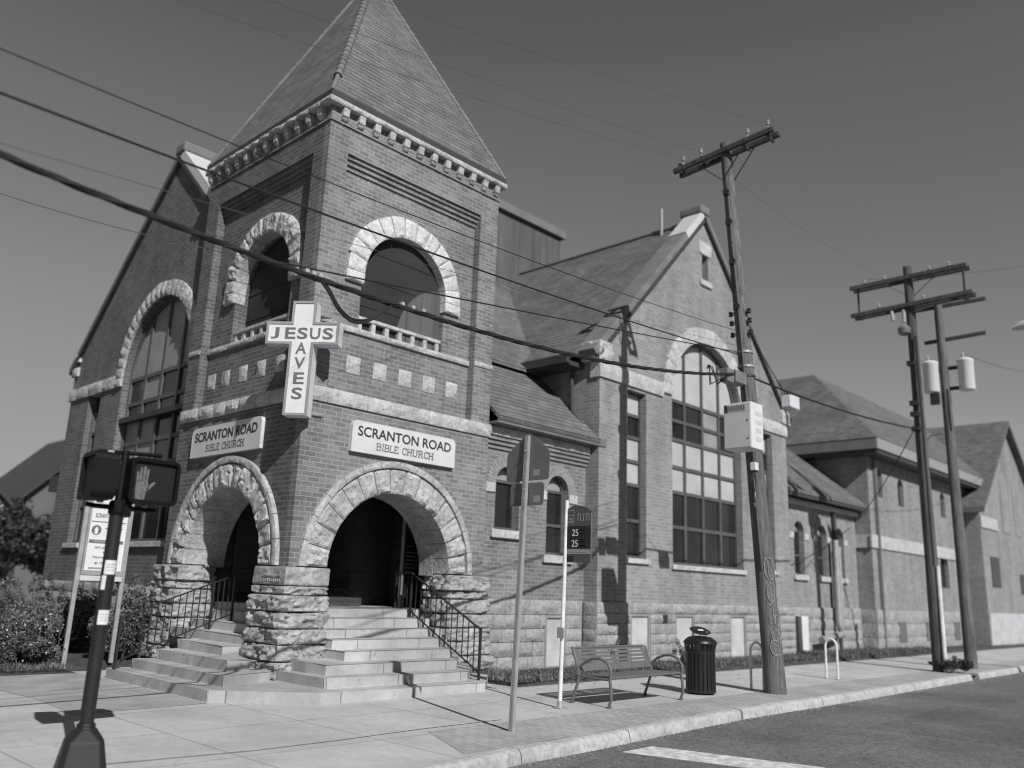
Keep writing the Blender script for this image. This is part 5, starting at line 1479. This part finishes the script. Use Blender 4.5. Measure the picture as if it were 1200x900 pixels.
for i in range(6):
    mb = MB(); p = P1(.80-.006*i if i < 3 else .705-.012*(i-3)); mb.box(p.x-.02,p.x+.02,p.y-.02,p.y+.02,p.z+.02,p.z+.055); mb.build('lashing_clamp', m_ins, W1)
cable('single black cable just above the lashed bundle, crossing the tower arch', (14.75,7.95,6.25), (1.33,6.36,4.85), .10, .011, 1.5)
cable('upper of the cables meeting the leaning pole, crossing below the tower cornice', (14.75,8.0,6.75), (1.28,6.37,5.18), .12, .006, 1.5)
cable('thin wire running from the lashed bundle across the tower window to the pole', (14.75,8.0,6.32), tuple(P1(.825)+V((0,0,.02))), .02, .009, 1.0)
cable('pale thin wire passing the tower window between the two black cables', (14.75,8.0,6.45), (1.38,6.35,4.48), .06, .003, 1.5, mat=m_wire)
q = P1(.83); cable('thin wire leaving the lashed bundle toward the lower left', tuple(q), (2.35,8.6,5.02), .03, .004, 1.35, mat=m_wire)
cable('lowest of the three primary wires crossing the spire', (15.0,9.35,11.08), (4.56,7.76,7.6), .06, .003, 1.7, mat=m_wire)
cable('middle of the three primary wires crossing the spire', (15.0,8.92,11.1), (4.74,7.65,7.93), .06, .003, 1.7, mat=m_wire)
cable('topmost wire crossing the spire just below its tip', (15.0,7.35,11.2), (4.58,6.56,7.62), .06, .003, 1.7, mat=m_wire)
cable('black cable continuing from the leaning pole to the two far poles', (14.98,7.9,5.85), (23.55,7.6,6.15), .12, .022, 1.0)
cable('service drop from the far dark pole down to the brick hall wall', (23.5,7.7,6.15), (29.8,11.65,4.6), .12, .014, 1.0)
cable('thin guy wire from the leaning pole insulators to the white amplifier', (14.95,7.95,6.95), (16.35,7.85,5.78), .05, .009, 1.0)
cable('faint wire above the far crossarms running off to the right', (23.5,8.75,10.62), (29.26,6.6,12.2), .05, .008, 2.2, mat=m_wire)
cable('faint long wire from the leaning pole crossarm to the far crossarm', (15.1,8.9,11.08), (23.5,8.2,10.62), .25, .003, 1.0, mat=m_wire)
cable('thin lead from the transformer cans out to the right', (25.8,6.9,8.6), (36,6.0,10.2), .3, .008, 1.6, mat=m_wire)
t = thing('line_amplifier', 'white ribbed amplifier box hung on the cable right of the leaning pole', 'amplifier', (16.6,7.86,5.7))
mb = MB(); mb.box(16.38,16.8,7.76,7.96,5.5,5.74)
for i in range(6): mb.box(16.42+.065*i,16.44+.065*i,7.74,7.98,5.48,5.755)
mb.build('case', m_lgrey, t, bevel=.012)
mb = MB(); mb.box(16.45,16.48,7.85,7.87,5.74,5.82); mb.box(16.7,16.73,7.85,7.87,5.74,5.84); mb.build('hanger', m_dark, t)

# ------------------------------------------------------------------ neighbouring buildings on the right
hall = thing('brick_hall', 'two storey brick hall with hipped roof and pale eaves beyond the church', 'building', (30.56,11.7,0))
FH = lambda u, z, d: (u, 11.7+d, z)
FHL = lambda u, z, d: (30.56+d, u, z)
wins = [(31.35,31.9,5.35,6.35),(33.4,34.0,5.2,6.2),(36.2,36.8,5.2,6.2),(38.2,38.8,5.2,6.2),(40.5,41.1,5.2,6.2),(42.0,43.4,2.3,3.4),(37.6,38.6,2.3,3.4)]
mb = MB(); mb.plate([rect(30.56,45,0,7.0)]+[arch_pts((a+b)/2,(b-a)/2,d-.25,c) for (a,b,c,d) in wins], FH, 0, .4); mb.box(30.561,30.95,12.102,30,0,7.0); mb.box(44.6,44.99,12.102,30,0,7.0); mb.build('wall', m_brick2, hall)
for (a, b, c, d) in wins:
    mb = MB(); mb.plate([arch_pts((a+b)/2,(b-a)/2-.003,d-.25,c), arch_pts((a+b)/2,(b-a)/2-.06,d-.25,c+.06)[::-1]], FH, .12, .22); w = mb.build('window', m_frame, hall)
    mb = MB(); mb.plate([arch_pts((a+b)/2,(b-a)/2-.01,d-.25,c)], FH, .18, .2); mb.build('pane', m_glass, w)
mb = MB(); mb.fbox(FH, 30.45, 45, 3.5, 3.95, -.06, .0); mb.fbox(FHL, 11.705, 20, 3.5, 3.95, -.06, 0.0); mb.build('stone_band', m_stoned, hall)
mb = MB(); ashlar(mb, FH, 30.5, 45, .02, 1.4, [.46,.46,.46], -.06, .2, .04, 700, 1.2); ashlar(mb, FHL, 11.7, 14, .02, 1.4, [.46,.46,.46], -.06, .2, .04, 720, 1.2); mb.build('base_stones', m_stone2, hall, True, 28)
mb = MB()
for x in (32.4,35.2,38.5): mb.fbox(FH, x, x+.7, .3, 1.0, -.1, -.03)
mb.build('vent_grille', m_inkg, hall)
mb = MB(); mb.fbox(FH, 31.0, 31.12, .1, 6.7, -.12, -.01); mb.build('downpipe', m_gut, hall)
mb = MB(); mb.box(29.96,45.6,11.1,30.4,6.72,6.86); mb.build('soffit', m_gutd, hall)
mb = MB(); mb.box(29.9,45.66,11.04,11.1,6.862,7.26); mb.build('eaves_board', m_bus3, hall)
mb = MB(); mb.box(29.9,29.96,11.101,30.4,6.862,7.26); mb.build('eaves_board', m_gut, hall)  # side face coloured darker than the front, standing for its weaker light
mb = MB(); e = [V((29.88,11.02,7.25)), V((45.7,11.02,7.25)), V((45.7,30.4,7.25)), V((29.88,30.4,7.25))]; r1_ = V((33.9,15.0,10.9)); r2_ = V((50,15.0,10.9)); r3_ = V((33.9,28,10.9)); r4_ = V((50,28,10.9))
mb.poly([e[0],e[1],r2_,r1_],0); mb.poly([e[3],e[0],r1_,r3_],1); mb.poly([e[2],e[3],r3_,r4_],0); mb.poly([r1_,r2_,r4_,r3_],0); mb.build('roof', [m_roofx, m_roofy], hall)
gh = thing('gabled_hall', 'gabled brick building with pale pointed windows at the right edge', 'building', (45,11.7,0))
mb = MB(); mb.plate([[(40.0+5.0,0),(45.0,0),(45.0,0),(52.2,0),(52.2,5.8),(46.1,10.1),(39.6,5.5),(39.6,7.02),(45.0,7.02)]] if False else [[(45.01,0),(52.2,0),(52.2,5.8),(46.1,10.3),(45.01,9.5)]], FH, 0, .4); mb.box(51.8,52.19,12.102,30,0,5.8); mb.build('wall', m_brick2, gh)
FH2 = lambda u, z, d: (u, 11.0+d, z)
mb = MB(); mb.plate([[(41.0,0),(51.4,0),(51.4,6.0),(46.1,10.3),(41.0,6.0)]], FH2, 0, .69); mb.build('wall', m_brick2, gh)
mb = MB(); mb.plate([[(44.5,5.0),(45.6,5.0),(45.6,7.3),(45.05,8.0),(44.5,7.3)]], FH2, -.03, -.003); mb.build('window', m_gpane, gh)
mb = MB(); mb.plate([[(46.6,5.0),(47.7,5.0),(47.7,7.3),(47.15,8.0),(46.6,7.3)]], FH2, -.03, -.003); wgh = mb.build('window', m_gpane, gh)
mb = MB(); mb.fbox(FH2, 42.0, 43.3, 2.5, 3.8, -.03, -.003); mb.build('window', m_glass, gh)
mb = MB(); mb.fbox(FH2, 46.6, 49.5, 2.3, 3.2, -.03, -.003); mb.build('window', m_glass, gh)
mb = MB(); mb.fbox(FH2, 41, 43.5, 5.0, 5.5, -.06, -.004); mb.fbox(FH2, 48.3, 51.4, 4.6, 5.2, -.06, -.004); mb.fbox(FH2, 41, 51.4, .0, 1.4, -.07, -.004); mb.build('stone_band', m_stoned, gh)
mb = MB()
for (a, b) in (((40.6,5.6),(46.1,10.25)),((51.8,5.6),(46.1,10.25))):
    mb.hexa([(a[0],10.7,a[1]),(b[0],10.7,b[1]),(b[0],30,b[1]),(a[0],30,a[1]),(a[0],10.7,a[1]+.25),(b[0],10.7,b[1]+.25),(b[0],30,b[1]+.25),(a[0],30,a[1]+.25)])
mb.build('roof', m_roofy, gh)
tree('leafy street tree beyond the gabled hall at the right edge', 60, 14, 9, 4.0, 5000, .3)
tree('tree far down the street at the right edge, behind the first', 74, 16, 10, 4.5, 5000, .35)
# ------------------------------------------------------------------ houses and trees far left
def house(label, x, y, w, d, h, hr, wall, loc_rot=0):
    t = thing('house', label, 'house', (x, y, 0))
    mb = MB(); f = lambda u, z, dd: (x+u, y+dd, z)
    mb.plate([[(0,0),(w,0),(w,h),(w/2,h+hr),(0,h)]], f, 0, d); mb.build('wall', wall, t)
    mb = MB()
    for s in (0, 1):
        a = (-.4, h-.3) if s == 0 else (w+.4, h-.3); b = (w/2, h+hr+.15)
        mb.hexa([f(a[0],a[1],-.4),f(b[0],b[1],-.4),f(b[0],b[1],d+.4),f(a[0],a[1],d+.4),f(a[0],a[1]+.15,-.4),f(b[0],b[1]+.15,-.4),f(b[0],b[1]+.15,d+.4),f(a[0],a[1]+.15,d+.4)])
    mb.build('roof', m_gutd, t)
    for (u, z) in ((w*.25,1.4),(w*.65,1.4),(w*.25,3.9),(w*.65,3.9)):
        mb = MB(); mb.fbox(f, u, u+.9, z, z+1.3, -.04, -.005); wd = mb.build('window', m_glass, t)
        mb = MB(); mb.plate([rect(u-.1,u+1.0,z-.1,z+1.4), rect(u,u+.9,z,z+1.3)[::-1]], f, -.07, -.004); mb.build('frame', m_lgrey, wd)
    return t
house('pale clapboard house with dark gabled roof far off at the left edge', 6.0, 44, 6.5, 9, 4.6, 3.0, m_house)
house('grey house with dark roof beside the pale one, nearer the church', 14.0, 46, 7, 9, 5.2, 3.6, m_houseg)
house('dark grey house at the extreme left, partly behind trees', -4.5, 50, 7, 9, 5.0, 3.4, m_houseg)
tree('round dark tree in front of the pale house at the left', 6.2, 34, 4.2, 2.2, 6000, .2)
tree('dark tree at the far left edge before the houses', 2.0, 31, 4.6, 2.4, 6000, .2)
tree('dark tree beside the grey house, half hidden by the church corner', 11.2, 38, 4.4, 2.2, 5000, .2)
tree('tall tree standing behind the houses at the left', 3.5, 62, 9, 4.5, 5000, .35)

# ------------------------------------------------------------------ sky, sun, camera
w = bpy.data.worlds.new('World'); SC.world = w; w.use_nodes = True
nt = w.node_tree; bg = nt.nodes['Background']
sky = nt.nodes.new('ShaderNodeTexSky'); sky.sky_type = 'NISHITA'; sky.sun_disc = False
AZ, EL = math.radians(72+180), math.radians(37)
sky.sun_elevation = EL; sky.sun_rotation = math.atan2(math.cos(AZ), math.sin(AZ)) % (2*PI)
sky.altitude = 200; sky.air_density = 1.0; sky.dust_density = 1.2; sky.ozone_density = 1.5
# the photograph is black and white as if through a red filter: take the red of the sky as grey
sp = nt.nodes.new('ShaderNodeSeparateColor'); nt.links.new(sky.outputs[0], sp.inputs[0])
cb_ = nt.nodes.new('ShaderNodeCombineColor')
mn_ = nt.nodes.new('ShaderNodeMath'); mn_.operation = 'MINIMUM'; nt.links.new(sp.outputs[0], mn_.inputs[0])
# the haze round the sun is held back to the same fall-off with height all round the sky
tc_ = nt.nodes.new('ShaderNodeTexCoord'); sx_ = nt.nodes.new('ShaderNodeSeparateXYZ'); nt.links.new(tc_.outputs['Generated'], sx_.inputs[0])
rp_ = nt.nodes.new('ShaderNodeValToRGB'); nt.links.new(sx_.outputs[2], rp_.inputs[0])
el_ = rp_.color_ramp.elements
el_[0].position = 0.0; el_[0].color = (.80, .80, .80, 1); el_[1].position = 1.0; el_[1].color = (.10, .10, .10, 1)
for p_, c_ in ((.12, .70), (.21, .60), (.454, .325), (.574, .21), (.766, .14)):
    e_ = el_.new(p_); e_.color = (c_, c_, c_, 1)
m4_ = nt.nodes.new('ShaderNodeMath'); m4_.operation = 'MULTIPLY'; m4_.inputs[1].default_value = 4.0
nt.links.new(rp_.outputs[0], m4_.inputs[0]); nt.links.new(m4_.outputs[0], mn_.inputs[1])
for i, k in enumerate((.985, .99, 1.02)):
    m = nt.nodes.new('ShaderNodeMath'); m.operation = 'MULTIPLY'; m.inputs[1].default_value = k
    nt.links.new(mn_.outputs[0], m.inputs[0]); nt.links.new(m.outputs[0], cb_.inputs[i])
nt.links.new(cb_.outputs[0], bg.inputs['Color']); bg.inputs['Strength'].default_value = .125
sl_ = bpy.data.lights.new('sun', 'SUN'); sl_.energy = 5.0; sl_.angle = math.radians(.5); sl_.color = (1.0, .995, .985)
so = bpy.data.objects.new('sun', sl_); COL.objects.link(so); so.location = (-20, -40, 40)
d = V((-math.cos(AZ)*math.cos(EL), -math.sin(AZ)*math.cos(EL), -math.sin(EL)))
so.rotation_euler = d.to_track_quat('-Z', 'Y').to_euler()

cam = bpy.data.cameras.new('camera'); co = bpy.data.objects.new('camera', cam); COL.objects.link(co); SC.camera = co
ya, pi_, ro = math.radians(43.894), math.radians(13.551), math.radians(2.198)
fw = V((math.cos(pi_)*math.cos(ya), math.cos(pi_)*math.sin(ya), math.sin(pi_))); r0 = V((math.sin(ya), -math.cos(ya), 0)); u0 = r0.cross(fw)
R_ = r0*math.cos(ro)+u0*math.sin(ro); U_ = -r0*math.sin(ro)+u0*math.cos(ro)
mtx = Matrix((R_, U_, -fw)).transposed().to_4x4(); mtx.translation = (0, 0, 1.6)
co.matrix_world = mtx
cam.sensor_width = 36; cam.lens = 36*1000/1200; cam.clip_start = .05; cam.clip_end = 2000
cam.dof.use_dof = True; cam.dof.focus_distance = 11.0; cam.dof.aperture_fstop = .6

SC.view_settings.view_transform = 'Standard'; SC.view_settings.look = 'None'; SC.view_settings.exposure = 0; SC.view_settings.gamma = 1
SC.render.engine = 'CYCLES'; SC.cycles.use_denoising = True; SC.cycles.max_bounces = 6; SC.cycles.sample_clamp_indirect = 4
SC.render.film_transparent = False
SC.cycles.filter_width = 1.0
